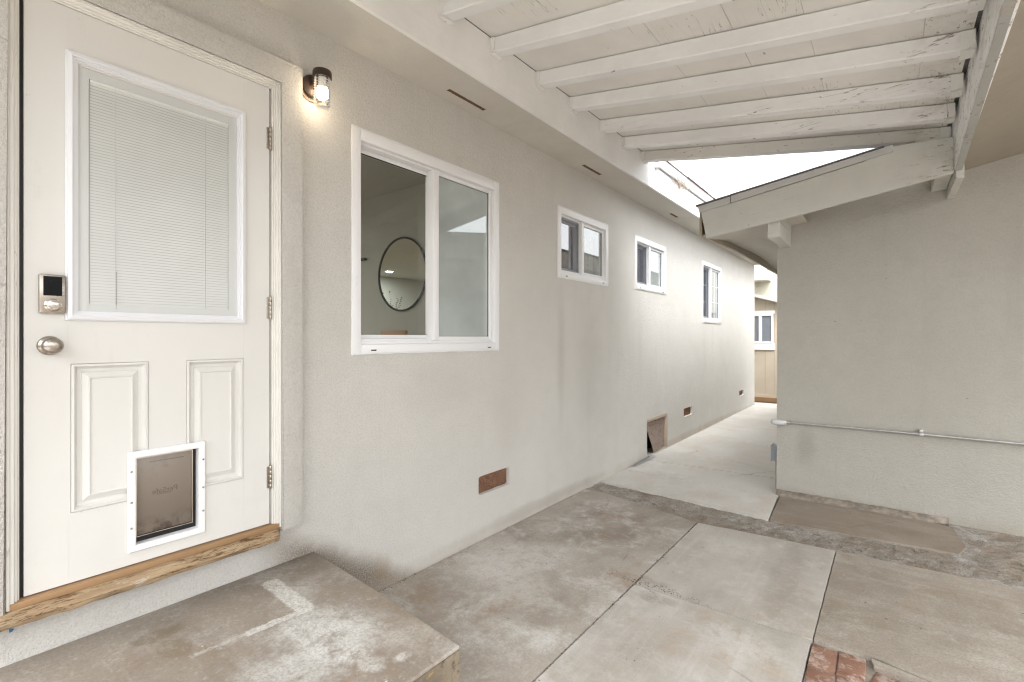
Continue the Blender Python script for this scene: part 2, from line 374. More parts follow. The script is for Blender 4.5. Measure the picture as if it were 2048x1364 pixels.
M['slab_c'] = concrete('slab_front', (.475, .45, .418), (.63, .62, .60), (.36, .335, .29), .6, 23, fine=.25, streak=(7, .8, 1), blobs=[
    ((1.35, 2.0, 0), (.2, .5, 1), .5, (.33, .29, .245), 2.4, .5, 3.), ((1.28, 2.62, 0), (.14, .07, 1), .6, (.27, .24, .2), 2., .6, 9.),
    ((1.75, 2.5, 0), (.28, .25, 1), .6, (.62, .61, .58), 2.5, .5, 4.)])
M['slab_d'] = concrete('slab_right', (.37, .33, .28), (.53, .50, .455), (.27, .232, .188), .6, 34, streak=(.9, 5, 1), fine=.7)
M['slab_e'] = concrete('slab_passage', (.64, .625, .59), (.74, .735, .71), (.56, .53, .49), .5, 45, fine=.3)
M['slab_h'] = concrete('slab_under_garage_wall', (.30, .255, .208), (.42, .375, .325), (.235, .195, .155), .4, 56, streak=(1, 5, 1))
WCH = (.68, .69, .68)
M['step'] = concrete('step_concrete', (.345, .305, .258), (.56, .545, .52), (.24, .205, .168), .55, 67, fine=.6, blobs=[
    ((.72, 1.0, .366), (.25, .22, 1), .8, WCH, 2.2, .6, 7.), ((.80, .80, .366), (.2, .2, 1), .6, WCH, 2.2, .6, 7.),
    ((.58, 1.0, .366), (.14, .2, 1), .6, WCH, 2., .6, 7.), ((.93, .99, .366), (.10, .05, 1), .6, (.74, .74, .72), 2.6, .9, 16.), ((1.0, 1.08, .366), (.03, .05, 1), .6, (.74, .74, .72), 2.6, .9, 16.),
    ((.2, .6, .366), (.06, .1, 1), .6, (.16, .12, .07), 1.5, .6, 9.), ((.33, .62, .366), (.1, .06, 1), .6, (.2, .15, .09), 1.5, .6, 9.),
    ((.08, 1.2, .366), (.22, .22, 1), .5, (.2, .16, .125), 2.5, .4, 3.), ((.95, 1.18, .366), (.2, .12, 1), .45, (.50, .46, .41), 2.2, .5, 4.)],
    segs=[((.155, 1.045), (.46, 1.03), .042, .95, (.68, .68, .65)), ((.47, 1.02), (.45, .82), .021, .9, (.68, .68, .65)), ((.45, .84), (.435, .66), .011, .5, (.62, .61, .58))])
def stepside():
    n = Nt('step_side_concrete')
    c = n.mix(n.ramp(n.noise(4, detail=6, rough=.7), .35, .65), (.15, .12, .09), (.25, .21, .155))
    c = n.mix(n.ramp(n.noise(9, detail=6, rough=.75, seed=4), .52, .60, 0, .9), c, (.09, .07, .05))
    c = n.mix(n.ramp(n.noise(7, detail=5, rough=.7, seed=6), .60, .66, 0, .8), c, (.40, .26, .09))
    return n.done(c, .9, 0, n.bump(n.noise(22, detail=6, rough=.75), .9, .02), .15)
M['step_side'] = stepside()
def rubble():
    n = Nt('broken_concrete')
    a = n.noise(5, detail=9, rough=.8)
    c = n.mix(n.ramp(a, .38, .62), (.33, .285, .235), (.50, .49, .465))
    c = n.mix(n.ramp(n.noise(1.6, detail=6, seed=4), .48, .62, 0, .55), c, (.31, .25, .19))
    g = n.noise(120, detail=6, rough=.85)
    c = n.mix(n.ramp(g, .50, .60, 0, .75), c, (.12, .10, .08))
    c = n.mix(n.ramp(g, .44, .36, 0, .6), c, (.62, .61, .59))
    e = n.noise(14, detail=8, rough=.8, seed=7)
    c = n.mix(n.ramp(e, .60, .66, 0, .7), c, (.11, .09, .07))
    return n.done(c, .97, 0, n.bump(n.noise(90, detail=6, rough=.85), 1., .012), .1)
M['rubble'] = rubble()
M['soil'] = plain('soil', (.16, .125, .095), .98, var=.3, sc_=9, bump=.8, bsc=60)
M['mortar'] = plain('mortar', (.27, .235, .195), .95, var=.3, sc_=20, bump=.8, bsc=60)
def brick_m():
    n = Nt('old_brick')
    c = n.mix(n.ramp(n.noise(12, detail=5, rough=.6), .35, .7), (.24, .13, .092), (.30, .175, .13))
    c = n.mix(n.ramp(n.noise(13, detail=7, rough=.75, seed=3), .48, .60, 0, .85), c, (.46, .385, .335))
    return n.done(c, .9, 0, n.bump(n.noise(60, detail=5, rough=.7), .7, .006), .15)
M['brick'] = brick_m()
M['nest'] = plain('nest_straw', (.36, .30, .24), .95, var=.5, sc_=50)
M['fence'] = painted_wood('grey_fence_wood', (.36, .32, .28), 'z', .5, 40)

# ------------------------------------------------------------------ mesh helper
class MB:
    def __init__(s): s.b = bmesh.new()
    def face(s, pts, mi=0):
        f = s.b.faces.new([s.b.verts.new(p) for p in pts]); f.material_index = mi; return s
    def box(s, x0, x1, y0, y1, z0, z1, mi=0, bev=0.):
        v = [s.b.verts.new((x, y, z)) for x in (x0, x1) for y in (y0, y1) for z in (z0, z1)]
        fs = []
        for q in ((0, 1, 3, 2), (4, 6, 7, 5), (0, 4, 5, 1), (2, 3, 7, 6), (0, 2, 6, 4), (1, 5, 7, 3)):
            f = s.b.faces.new([v[i] for i in q]); f.material_index = mi; fs.append(f)
        if bev:
            es = list({e for f in fs for e in f.edges})
            bmesh.ops.bevel(s.b, geom=es, offset=bev, segments=2, affect='EDGES', profile=.5)
        return s
    def prism(s, poly, vec, mi=0, bev=0.):
        """poly: list of 3D points; extruded by vec"""
        a = [s.b.verts.new(p) for p in poly]; b_ = [s.b.verts.new(Vector(p) + Vector(vec)) for p in poly]
        fs = [s.b.faces.new(a), s.b.faces.new(b_[::-1])]
        n_ = len(poly)
        for i in range(n_): fs.append(s.b.faces.new([a[i], b_[i], b_[(i + 1) % n_], a[(i + 1) % n_]][::-1]))
        for f in fs: f.material_index = mi
        if bev:
            es = list({e for f in fs for e in f.edges})
            bmesh.ops.bevel(s.b, geom=es, offset=bev, segments=2, affect='EDGES', profile=.5)
        return s
    def lathe(s, o, axis, prof, n=32, mi=0, up=None):
        """prof: (radius, height along axis) pairs"""
        ax = Vector(axis).normalized(); u = Vector(up) if up else ax.orthogonal().normalized(); v = ax.cross(u)
        rings = []
        for r, h in prof:
            rings.append([s.b.verts.new(Vector(o) + ax * h + (u * math.cos(2 * math.pi * i / n) + v * math.sin(2 * math.pi * i / n)) * max(r, 1e-5)) for i in range(n)])
        for a, c in zip(rings, rings[1:]):
            for i in range(n):
                f = s.b.faces.new([a[i], a[(i + 1) % n], c[(i + 1) % n], c[i]]); f.material_index = mi
        return s
    def tube(s, pts, r, n=10, mi=0):
        pts = [Vector(p) for p in pts]; rr = r if isinstance(r, (list, tuple)) else [r] * len(pts)
        rings = []
        for k, p in enumerate(pts):
            t = (pts[min(k + 1, len(pts) - 1)] - pts[max(k - 1, 0)]).normalized()
            u = t.orthogonal().normalized() if k == 0 else (u_prev - t * u_prev.dot(t)).normalized()
            u_prev = u; v = t.cross(u)
            rings.append([s.b.verts.new(p + (u * math.cos(2 * math.pi * i / n) + v * math.sin(2 * math.pi * i / n)) * rr[k]) for i in range(n)])
        for a, c in zip(rings, rings[1:]):
            for i in range(n):
                f = s.b.faces.new([a[i], a[(i + 1) % n], c[(i + 1) % n], c[i]]); f.material_index = mi
        for q in (rings[0][::-1], rings[-1]): s.b.faces.new(q).material_index = mi
        return s
    def build(s, name, mats, parent=None, smooth=False, jit=0., recalc=True):
        if not isinstance(mats, (list, tuple)): mats = [mats]
        if recalc: bmesh.ops.recalc_face_normals(s.b, faces=s.b.faces)
        me = bpy.data.meshes.new(name)
        # the object's origin sits at the centre of its shape
        vs = [v.co for v in s.b.verts]
        c = Vector([(min(v[i] for v in vs) + max(v[i] for v in vs)) / 2 for i in range(3)])
        for v in s.b.verts: v.co -= c
        s.b.to_mesh(me); s.b.free()
        for m in mats: me.materials.append(m)
        if smooth:
            for p in me.polygons: p.use_smooth = True
            try: me.set_sharp_from_angle(angle=R(38))
            except Exception: pass
        o = bpy.data.objects.new(name, me); C.objects.link(o)
        o.location = c - (parent_world(parent) if parent else Vector((0, 0, 0)))
        if parent: o.parent = parent
        return o
def parent_world(p):
    v = Vector(p.location)
    while p.parent: p = p.parent; v += Vector(p.location)
    return v
def thing(name, label, cat, loc, group=None):
    o = bpy.data.objects.new(name, None); C.objects.link(o); o.location = loc; o.empty_display_size = .1
    o['label'] = label; o['category'] = cat
    if group: o['group'] = group
    return o
def tag(o, label, cat, group=None):
    o['label'] = label; o['category'] = cat
    if group: o['group'] = group
    return o
def struct(name, loc=(0, 0, 0)):
    o = bpy.data.objects.new(name, None); C.objects.link(o); o.location = loc; o['kind'] = 'structure'; return o
def copyo(o, parent=None):
    c = o.copy(); C.objects.link(c)
    if parent: c.parent = parent
    return c

def holed_sheet(mb, us, vs, holes, fn, thick, mi=0):
    """grid sheet with rectangular holes (u0,u1,v0,v1); fn(u,v,w)->point, w depth 0..thick; hole sides closed"""
    U = sorted(set(us + [h[0] for h in holes] + [h[1] for h in holes])); V = sorted(set(vs + [h[2] for h in holes] + [h[3] for h in holes]))
    cache = {}
    def vt(u, v, w):
        k = (round(u, 5), round(v, 5), w)
        if k not in cache: cache[k] = mb.b.verts.new(fn(u, v, w))
        return cache[k]
    def inside(u, v): return any(h[0] < u < h[1] and h[2] < v < h[3] for h in holes)
    solid = [[not inside((a + b) / 2, (c + d) / 2) for c, d in zip(V, V[1:])] for a, b in zip(U, U[1:])]
    nu, nv = len(U) - 1, len(V) - 1
    for i in range(nu):
        for j in range(nv):
            if not solid[i][j]: continue
            a, b, c, d = U[i], U[i + 1], V[j], V[j + 1]
            for w in (0, thick): mb.b.faces.new([vt(a, c, w), vt(b, c, w), vt(b, d, w), vt(a, d, w)]).material_index = mi
            for (di, dj, p, q) in ((-1, 0, (a, c), (a, d)), (1, 0, (b, c), (b, d)), (0, -1, (a, c), (b, c)), (0, 1, (a, d), (b, d))):
                ii, jj = i + di, j + dj
                if ii < 0 or jj < 0 or ii >= nu or jj >= nv or not solid[ii][jj]:
                    mb.b.faces.new([vt(*p, 0), vt(*q, 0), vt(*q, thick), vt(*p, thick)]).material_index = mi
    return mb

# ================================================================== GROUND
g = MB(); g.box(-30, 60, -40, 60, -.6, -.045)
go = g.build('ground', M['soil']); go['kind'] = 'structure'
pav = struct('patio_paving')
def slab(poly, mat, z=0., name='concrete_slab', label=None, dep=.09):
    P2 = []
    for (ax, ay), (bx, by) in zip(poly, poly[1:] + poly[:1]):
        L = math.hypot(bx - ax, by - ay); k = max(1, min(120, int(L / .045)))
        for i in range(k):
            t = i / k; x = ax + (bx - ax) * t; y = ay + (by - ay) * t; w = .0022 if i else 0
            P2.append((x + w * mnoise.noise(Vector((x * 14, y * 14, 2.2))), y + w * mnoise.noise(Vector((x * 14, y * 14, 8.8)))))
    m = MB(); m.prism([(x, y, z) for x, y in P2], (0, 0, -dep), bev=.003)
    o = m.build(name, M[mat], pav, smooth=True)
    if label: o['label'] = label
    return o
J = .004
slab([(.006, -.6), (1.114 - J, -.6), (1.114 - J, 3.90), (.55, 4.03), (.006, 4.15)], 'slab_a')
slab([(1.120, 2.70 + .0045), (1.5, 2.705 + J), (2.012 - J, 2.72 + J), (2.015 - J, 3.955), (1.56, 3.93), (1.120, 3.895)], 'slab_b')
slab([(1.120, .75), (2.002, .75), (2.008 - J, 2.72 - .0045), (1.5, 2.705 - J), (1.120, 2.70 - .0045)], 'slab_c')
slab([(1.124, -.6), (2.002, -.6), (2.002, .74), (1.124, .74)], 'slab_c')
slab([(2.013, 2.73), (2.12, 2.722), (2.25, 2.742), (2.42, 2.70), (2.62, 2.66), (6.2, 2.66), (6.2, 4.10), (2.9, 4.012), (2.017, 3.955)], 'slab_d')
slab([(2.74, .7), (6.2, .7), (6.2, 2.645), (2.74, 2.645)], 'slab_d', z=-.002)
slab([(0, 4.42), (.6, 4.385), (1.545 - J, 4.298), (1.502 - J, 4.985), (.5, 4.970), (0, 4.966)], 'slab_e', z=.002)
slab([(0, 4.982), (.5, 4.987), (1.50, 5.002), (1.46, 5.10), (1.462, 5.62), (.8, 5.57), (0, 5.51)], 'slab_e')
slab([(0, 5.522), (.8, 5.582), (1.462, 5.632), (1.462, 11.9), (-1.5, 11.9), (-1.5, 11.6), (0, 11.6)], 'slab_e', z=.002)
slab([(1.545 + J, 4.298), (2.669, 4.401), (2.72, 4.6), (2.673, 5.0), (2.45, 5.035), (1.508 + J, 5.0)], 'slab_h')
slab([(3.0, 5.6), (1.0, 5.6), (1.0, 5.0), (3.0, 5.0)], 'slab_h', z=-.03, dep=.01)
# unseen pale slabs added behind the camera to bounce light
for i in range(4):
    slab([(-.02 + i * 1.6, -5), (1.57 + i * 1.6, -5), (1.57 + i * 1.6, -.62), (-.02 + i * 1.6, -.62)], 'slab_e', z=-.004)

# broken channel strip and rough patch: displaced grids
def rough_patch(name, x0, x1, y0f, y1f, nx, ny, z, amp, mat, label=None, kind='stuff'):
    m = MB(); vs = []
    for i in range(nx + 1):
        x = x0 + (x1 - x0) * i / nx; row = []
        for j in range(ny + 1):
            y = y0f(x) + (y1f(x) - y0f(x)) * j / ny
            k = min(j, ny - j) / (ny * .15)
            h = z + amp * (mnoise.fractal(Vector((x * 9, y * 9, 1.3)), .8, 2.1, 5) * .8 + mnoise.noise(Vector((x * 60, y * 60, 3))) * .35) * min(1, .35 + k)
            row.append(m.b.verts.new((x, y, h)))
        vs.append(row)
    for i in range(nx):
        for j in range(ny): m.b.faces.new([vs[i][j], vs[i + 1][j], vs[i + 1][j + 1], vs[i][j + 1]])
    o = m.build(name, M[mat], pav, smooth=True)
    o['kind'] = kind
    return o
def lerp_pts(P_):
    def f(x):
        for (a, b), (c, d) in zip(P_, P_[1:]):
            if x <= c: return b + (d - b) * (x - a) / (c - a)
        return P_[-1][1]
    return f
rough_patch('broken_concrete_strip', 0, 6.0, lerp_pts([(0, 4.13), (1.117, 3.88), (2.0, 3.94), (2.9, 4.0), (6, 4.09)]),
            lerp_pts([(0, 4.43), (.6, 4.40), (1.546, 4.31), (2.669, 4.41), (6, 4.6)]), 560, 38, -.012, .015, 'rubble')
rough_patch('broken_concrete_patch', 2.66, 6.0, lambda x: 4.38, lambda x: 5.12, 300, 70, -.010, .017, 'rubble')
# loose stones lying in the strip
lm = MB()
for i in range(1100):
    x = random.uniform(.02, 3.4); t = random.random()
    y0 = lerp_pts([(0, 4.17), (1.117, 3.93), (2.0, 3.98), (2.9, 4.05), (6, 4.1)])(x); y1 = lerp_pts([(0, 4.40), (.6, 4.36), (1.546, 4.28), (2.67, 4.37), (2.7, 5.0), (6, 5)])(x)
    y = y0 + (y1 - y0) * t; r = random.uniform(.0015, .005) * (2.2 if random.random() < .08 else 1)
    mtx = Matrix.Translation((x, y, -.008 + r * .4)) @ Matrix.Rotation(random.random() * 6, 4, 'Z') @ Matrix.Diagonal((r * random.uniform(.8, 1.6), r, r * .6, 1))
    bmesh.ops.create_icosphere(lm.b, subdivisions=1, radius=1, matrix=mtx)
o = lm.build('loose_grit', M['mortar'], pav); o['kind'] = 'stuff'
# dirt crumbs along the joints and the house wall
lm = MB()
for i in range(700):
    k = random.random()
    if k < .4: x, y = random.uniform(.004, .03) , random.uniform(1.4, 9)
    elif k < .6: x, y = 1.118 + random.gauss(0, .006), random.uniform(.8, 3.9)
    elif k < .8: x, y = random.gauss(1.25, .12), 2.71 + abs(random.gauss(0, .03))
    else: x, y = random.uniform(.1, 3), random.uniform(1.5, 5)
    r = random.uniform(.0012, .0035)
    mtx = Matrix.Translation((x, y, .001 + r * .3)) @ Matrix.Diagonal((r * random.uniform(.8, 2), r, r * .6, 1))
    bmesh.ops.create_icosphere(lm.b, subdivisions=1, radius=1, matrix=mtx)
o = lm.build('loose_crumbs', M['soil'], pav); o['kind'] = 'stuff'
# mortar ridge at the foot of the garage wall
m = MB(); nx = 120; vs = []
for i in range(nx + 1):
    x = 1.475 + 1.19 * i / nx; row = []
    w = .085 + .02 * mnoise.noise(Vector((x * 7, 0, 0))) - .05 * max(0, (i / nx - .75) * 4) ** 2
    for j, (dy, dz) in enumerate(((0, .035), (.25, .038), (.55, .03), (.85, .018), (1, -.01))):
        row.append(m.b.verts.new((x, 5.10 - w * dy + .004 * mnoise.noise(Vector((x * 30, j, 0))), dz + .008 * mnoise.noise(Vector((x * 22, j * 3, 5))))))
    vs.append(row)
for i in range(nx):
    for j in range(4): m.b.faces.new([vs[i][j], vs[i + 1][j], vs[i + 1][j + 1], vs[i][j + 1]])
m.build('mortar_ridge', M['mortar'], pav, smooth=True)
# bricks
def brick(cx, cy, lx, ly, ang, z=-.009):
    m = MB(); m.box(-lx / 2, lx / 2, -ly / 2, ly / 2, -.06, 0, bev=.006)
    for v in m.b.verts:
        v.co += Vector([mnoise.noise(v.co * 30 + Vector((cx * 9 + i * 5, cy * 7, 0))) * .004 for i in range(3)])
    bmesh.ops.rotate(m.b, verts=m.b.verts, cent=(0, 0, 0), matrix=Matrix.Rotation(ang, 3, 'Z'))
    bmesh.ops.translate(m.b, verts=m.b.verts, vec=(cx, cy, z))
    m.build('brick', M['brick'], pav, smooth=True)
# bricks laid on end toward the viewer, the first row against the slab edge
brick(2.061, 2.622, .102, .180, .0); brick(2.167, 2.640, .102, .158, .02, -.006)
brick(2.166, 2.538, .100, .036, -.05, -.007)
brick(2.300, 2.560, .132, .17, -.22, -.012); brick(2.440, 2.53, .13, .17, -.10, -.010); brick(2.58, 2.52, .13, .17, .02, -.010)
for r_ in range(6):
    x = 2.012
    while x < 2.66:
        w = random.choice((.10, .104, .108)); w = min(w, 2.70 - x)
        top = 2.525 if x < 2.11 else (2.515 if x < 2.22 else 2.44)
        yc = top - .092 - r_ * .188
        if w > .04 and yc > 1.1: brick(x + w / 2, yc, w - .003, .184, random.uniform(-.02, .02), -.009 + random.uniform(-.006, .002))
        x += w
m = MB(); m.prism([(2.232, 2.728, .001), (2.245, 2.668, .001), (2.36, 2.652, .001), (2.50, 2.615, .001), (2.64, 2.61, .001), (2.64, 2.655, .001), (2.42, 2.69, .001)], (0, 0, -.05), bev=.003)
m.build('mortar_patch', M['slab_d'], pav)
m = MB(); m.box(2.01, 2.74, 1.0, 2.745, -.08, -.018); m.build('mortar_bed', M['mortar'], pav)

# ================================================================== HOUSE
house = thing('house', 'beige stucco house with white sliding windows and crawl space vents, left of the passage', 'house', (0, 5, 0))
WINS = [(1.560, 2.800, 1.358, 2.589), (3.629, 4.579, 1.980, 2.600), (5.266, 6.226, 2.007, 2.613), (7.785, 8.863, 1.682, 2.638)]
VENTS = [(2.578, 2.933, .325, .460), (6.926, 7.300, .316, .440), (10.136, 10.504, .302, .412)]
HATCH = (5.615, 6.28, .024, .458)
DOOR = (.245, 1.150, .50, 2.645)
us = [-3 + i * .25 for i in range(0, 59)][:59]; us = [u for u in us if u < 11.5] + [11.5]
mb = MB()
holed_sheet(mb, us, [-.06, .3, .6, 1.0, 1.4, 1.8, 2.2, 2.6, 2.998], WINS + VENTS + [HATCH, DOOR],
            lambda u, v, w: (-w, u, v), .14)
mb.build('wall', M['stucco'], house)
for q in ((-6, -.142, 11.36, 11.5), (-8, -.142, -3, -2.86)):
    m = MB(); m.box(*q, -.06, 2.998); m.build('wall', M['stucco'], house)
# the surround of plaster standing proud of the wall round the door
m = MB(); X = .05
m.prism([(X, 1.150, .536), (X, 1.250, .548), (X, 1.250, 2.752), (X, -.03, 2.752), (X, -.03, .536), (X, .243, .536), (X, .243, 2.645), (X, 1.150, 2.645)], (-.05, 0, 0), bev=.006)
m.build('door_surround', M['stucco_trim'], house, smooth=True)
# casing: stepped brick mould
m = MB()
for k, (a, b, xx) in enumerate(((0, .009, .040), (.009, .020, .034), (.020, .028, .026), (.028, .034, .018))):
    # right
    m.box(-.10, xx, 1.149 - b, 1.149 - a - .0005, .556, 2.643 - a, bev=.0015)
    m.box(-.10, xx, .244 + a + .0005, .244 + b, .556, 2.643 - a, bev=.0015)
    m.box(-.10, xx - .0007, .244 + b, 1.149 - b, 2.643 - b, 2.643 - a - .0005, bev=.0015)
m.build('door_casing', M['casing'], house, smooth=True)
# threshold
m = MB(); m.box(-.10, .038, .246, 1.146, .550, .574, bev=.004); m.build('threshold', M['sill_tan'], house, smooth=True)
m = MB(); nx = 110; secs = []
for i in range(nx + 1):
    y = .16 + 1.0 * i / nx; q = lambda k, s_: mnoise.noise(Vector((y * s_, k * 3.1, 0)))
    e = min(1, (1.16 - y) / .04)
    pr = [(-.04, .549), (.052 + .006 * q(1, 9), .552 + .004 * q(2, 8)), (.074 + .007 * q(3, 11), .545 + .004 * q(7, 30)), (.086 + .008 * q(4, 7) + .003 * q(5, 40), .530 + .005 * q(2, 16)),
          (.078 + .008 * q(6, 14), .511 + .006 * q(9, 12)), (.045, .498 + .006 * q(8, 20)), (-.04, .498)]
    secs.append([m.b.verts.new((a * (e if a > 0 else 1) , y, b)) for a, b in pr])
for a, b in zip(secs, secs[1:]):
    for k in range(7): m.b.faces.new([a[k], a[(k + 1) % 7], b[(k + 1) % 7], b[k]])
m.b.faces.new(secs[0]); m.b.faces.new(secs[-1][::-1])
so = m.build('sill_board', M['sill_rough'], house, smooth=True); so['label'] = 'weathered bare wood sill with peeling paint'

# soffit with vent slots
SV = [(2.17, 2.52, .085, .128), (3.86, 4.20, .088, .135), (6.04, 6.30, .100, .150), (8.4, 8.75, .09, .14)]
mb = MB(); holed_sheet(mb, [-3, -1, 1, 3, 5, 7, 9, 11.5], [0.0, .34], [], lambda u, v, w: (v, u, 3.0 + w), .001) if False else None
holed_sheet(mb, [-3 + .5 * i for i in range(29)] + [11.5], [.0, .338], SV, lambda u, v, w: (v, u, 2.998 + w), .003)
mb.build('soffit', M['plaster'], house)
for a, b, c, d in SV:
    m = MB(); m.box(c - .02, d + .02, a - .02, b + .02, 3.0045, 3.009)
    o = m.build('soffit_vent', M['soffit_mesh'], house)
    # torn rim of plaster
    m = MB()
    for sx, x in ((1, c), (-1, d)):
        n_ = 24; A = []
        for i in range(n_ + 1):
            y = a + (b - a) * i / n_; w = .006 + .007 * abs(mnoise.noise(Vector((y * 35, x * 50, 0))))
            A.append((m.b.verts.new((x - sx * .001, y, 2.999)), m.b.verts.new((x + sx * w, y, 3.0035))))
        for p, q in zip(A, A[1:]): m.b.faces.new([p[0], q[0], q[1], p[1]])
    o2 = m.build('plaster_edge', M['plaster'], o)
m = MB(); m.box(.340, .362, -3, 4.93, 2.990, 3.288, bev=.003); m.build('fascia_board', M['fascia'], house)
m = MB(); m.box(.340, .362, 4.933, 11.6, 2.990, 3.235, bev=.003); m.build('fascia_board', M['fascia'], house)
m = MB(); m.box(.355, .385, 5.0, 11.6, 3.240, 3.262); m.box(.372, .380, 5.0, 11.6, 3.262, 3.312, bev=.002); m.box(.345, .372, 5.0, 11.6, 3.300, 3.306)
m.build('drip_edge', M['galv'], house)
m = MB(); m.box(.318, .34, 4.95, 11.6, 3.290, 3.400); m.build('roof_edge_board', M['pink'], house)
m = MB()
for i in range(24):
    y = 4.9 + i * .28; m.box(.27, .352 + random.uniform(-.004, .006), y, y + .277, 3.402 + random.uniform(0, .002), 3.410)
m.build('shingle_edge', M['shingle'], house)
m = MB(); m.prism([(.30, 4.8, 3.40), (.30, 11.7, 3.40), (-5, 11.7, 4.3), (-5, 4.8, 4.3)], (0, 0, .02)); 
m.prism([(.30, -3.2, 3.30), (.30, 4.78, 3.30), (-5, 4.78, 4.3), (-5, -3.2, 4.3)], (0, 0, .02)); m.build('roof', M['shingle'], house)
m = MB(); m.box(.362, .42, 4.92, 4.99, 3.215, 3.262, bev=.006); m.build('gutter_bracket', M['hanger'], house, smooth=True)

# windows
def ringbox(m, y0, y1, z0, z1, w, xa, xb, bev=.002, mi=0, wt=None):
    wt = wt or w
    m.box(xa, xb, y0, y0 + w, z0, z1, mi, bev); m.box(xa, xb, y1 - w, y1, z0, z1, mi, bev)
    m.box(xa, xb - .0006, y0 + w, y1 - w, z0, z0 + wt, mi, bev); m.box(xa, xb - .0006, y0 + w, y1 - w, z1 - wt, z1, mi, bev)
def window(idx, y0, y1, z0, z1, label):
    root = bpy.data.objects.new('window', None); C.objects.link(root); root.parent = house
    root.location = Vector((0, (y0 + y1) / 2, z0)) - Vector(house.location); root['label'] = label; root.empty_display_size = .1
    big = idx == 0
    f = .048 if big else .046; fs = .066 if big else .060
    m = MB()
    # outer frame with a sill that stands a little lower
    m.box(-.10, .008, y0 - .002, y0 + f, z0, z1, 0, .003); m.box(-.10, .008, y1 - f, y1 + .002, z0, z1, 0, .003)
    m.box(-.10, .0074, y0 + f, y1 - f, z1 - f - .012, z1, 0, .003)
    m.box(-.10, .012, y0 + f, y1 - f, z0, z0 + fs - .018, 0, .004)
    m.box(-.10, -.012, y0 + f, y1 - f, z0 + fs - .018, z0 + fs, 0, .003)
    ym = y0 + (y1 - y0) * (.50 if big else .475)
    # inner step of the frame
    ringbox(m, y0 + f, y1 - f, z0 + fs, z1 - f - .012, .012, -.09, -.022, .0015)
    m.build('frame', M['vinyl'], root, smooth=True)
    iy0, iy1, iz0, iz1 = y0 + f + .012, y1 - f - .012, z0 + fs + .012, z1 - f - .024
    # fixed pane with its bead on the right, meeting stile, sliding sash behind on the left
    m = MB(); m.box(-.085, -.006, ym - .022, ym + .022, iz0 - .01, iz1 + .01, 0, .003)
    m.build('mullion', M['vinyl'], root, smooth=True)
    m = MB(); ringbox(m, ym + .022, iy1, iz0, iz1, .016, -.06, -.018)
    m.build('sash', M['vinyl'], root, smooth=True)
    m = MB(); ringbox(m, iy0 + .002, ym + .03, iz0 + .001, iz1 - .001, .024 if big else .03, -.096, -.066)
    m.build('sash', M['vinyl'], root, smooth=True)
    m = MB(); m.face([(-.035, ym + .03, iz0), (-.035, iy1, iz0), (-.035, iy1, iz1), (-.035, ym + .03, iz1)])
    m.build('pane', M['glass2' if big else 'glass4'], root)
    m = MB(); m.face([(-.080, iy0 + .02, iz0), (-.080, ym + .01, iz0), (-.080, ym + .01, iz1), (-.080, iy0 + .02, iz1)])
    m.build('pane', M['glass' if big else 'glass3'], root)
    # black glazing gasket
    m = MB(); ringbox(m, ym + .036, iy1 - .014, iz0 + .014, iz1 - .014, .0035, -.038, -.030, 0)
    if not big:
        m.b.free(); m = MB()
        m.box(-.038, -.030, iy1 - .0175, iy1 - .014, iz0 + .014, iz1 - .014)
    m.build('gasket', M['black'], root); m = MB()
    ringbox(m, iy0 + .024, ym + .008, iz0 + .022, iz1 - .022, .0035 if not big else .0045, -.083, -.070, 0)
    m.build('gasket', M['black'], root)
    if not big:
        m = MB(); ringbox(m, iy0, ym - .022, iz0, iz1, .016, -.052, -.040, .001); m.build('screen_frame', M['boxgrey'], root)
        m = MB(); m.face([(-.046, iy0, iz0), (-.046, ym - .02, iz0), (-.046, ym - .02, iz1), (-.046, iy0, iz1)]); m.build('insect_screen', M['screen'], root)
    # weep holes
    for yy in (y0 + .11, y1 - .13):
        m = MB(); m.box(.0125, .0135, yy, yy + .035, z0 + .012, z0 + .019); m.build('weep_hole', M['dark'], root)
    if idx == 3:
        m = MB()
        for k in (1, 2):
            zz = iz0 + (iz1 - iz0) * k / 3
            m.box(-.078, -.074, iy0, ym, zz - .005, zz + .005); m.box(-.034, -.030, ym + .03, iy1, zz - .005, zz + .005)
        for a, b in ((iy0, ym), (ym + .03, iy1)):
            xx = -.078 if a == iy0 else -.034
            m.box(xx, xx + .0036, (a + b) / 2 - .005, (a + b) / 2 + .005, iz0, iz1)
        m.build('grille', M['vinyl'], root)
    return root
for i, w in enumerate(WINS):
    window(i, *w, label=['large sliding window showing a round mirror indoors', 'small high sliding window nearest the large one', 'small high sliding window in the middle of the wall', 'tall sliding window with grilles farthest down the wall'][i])
# painted caulk bead round every window, uneven
for i, (y0, y1, z0, z1) in enumerate(WINS):
    m = MB()
    pts = []
    for (a, b) in (((y0, z0), (y1, z0)), ((y1, z0), (y1, z1)), ((y1, z1), (y0, z1)), ((y0, z1), (y0, z0))):
        L = math.hypot(b[0] - a[0], b[1] - a[1]); n_ = max(6, int(L / .05))
        for k in range(n_):
            t = k / n_; y = a[0] + (b[0] - a[0]) * t; z = a[1] + (b[1] - a[1]) * t
            w = .004 + .004 * mnoise.noise(Vector((y * 12, z * 12, i)))
            pts.append((.002, y + (w if y > (y0 + y1) / 2 else -w), z + (w if z > (z0 + z1) / 2 else -w)))
    m.tube(pts + [pts[0]], .006, 6); m.build('caulk_bead', M['vinyl'], house, smooth=True)
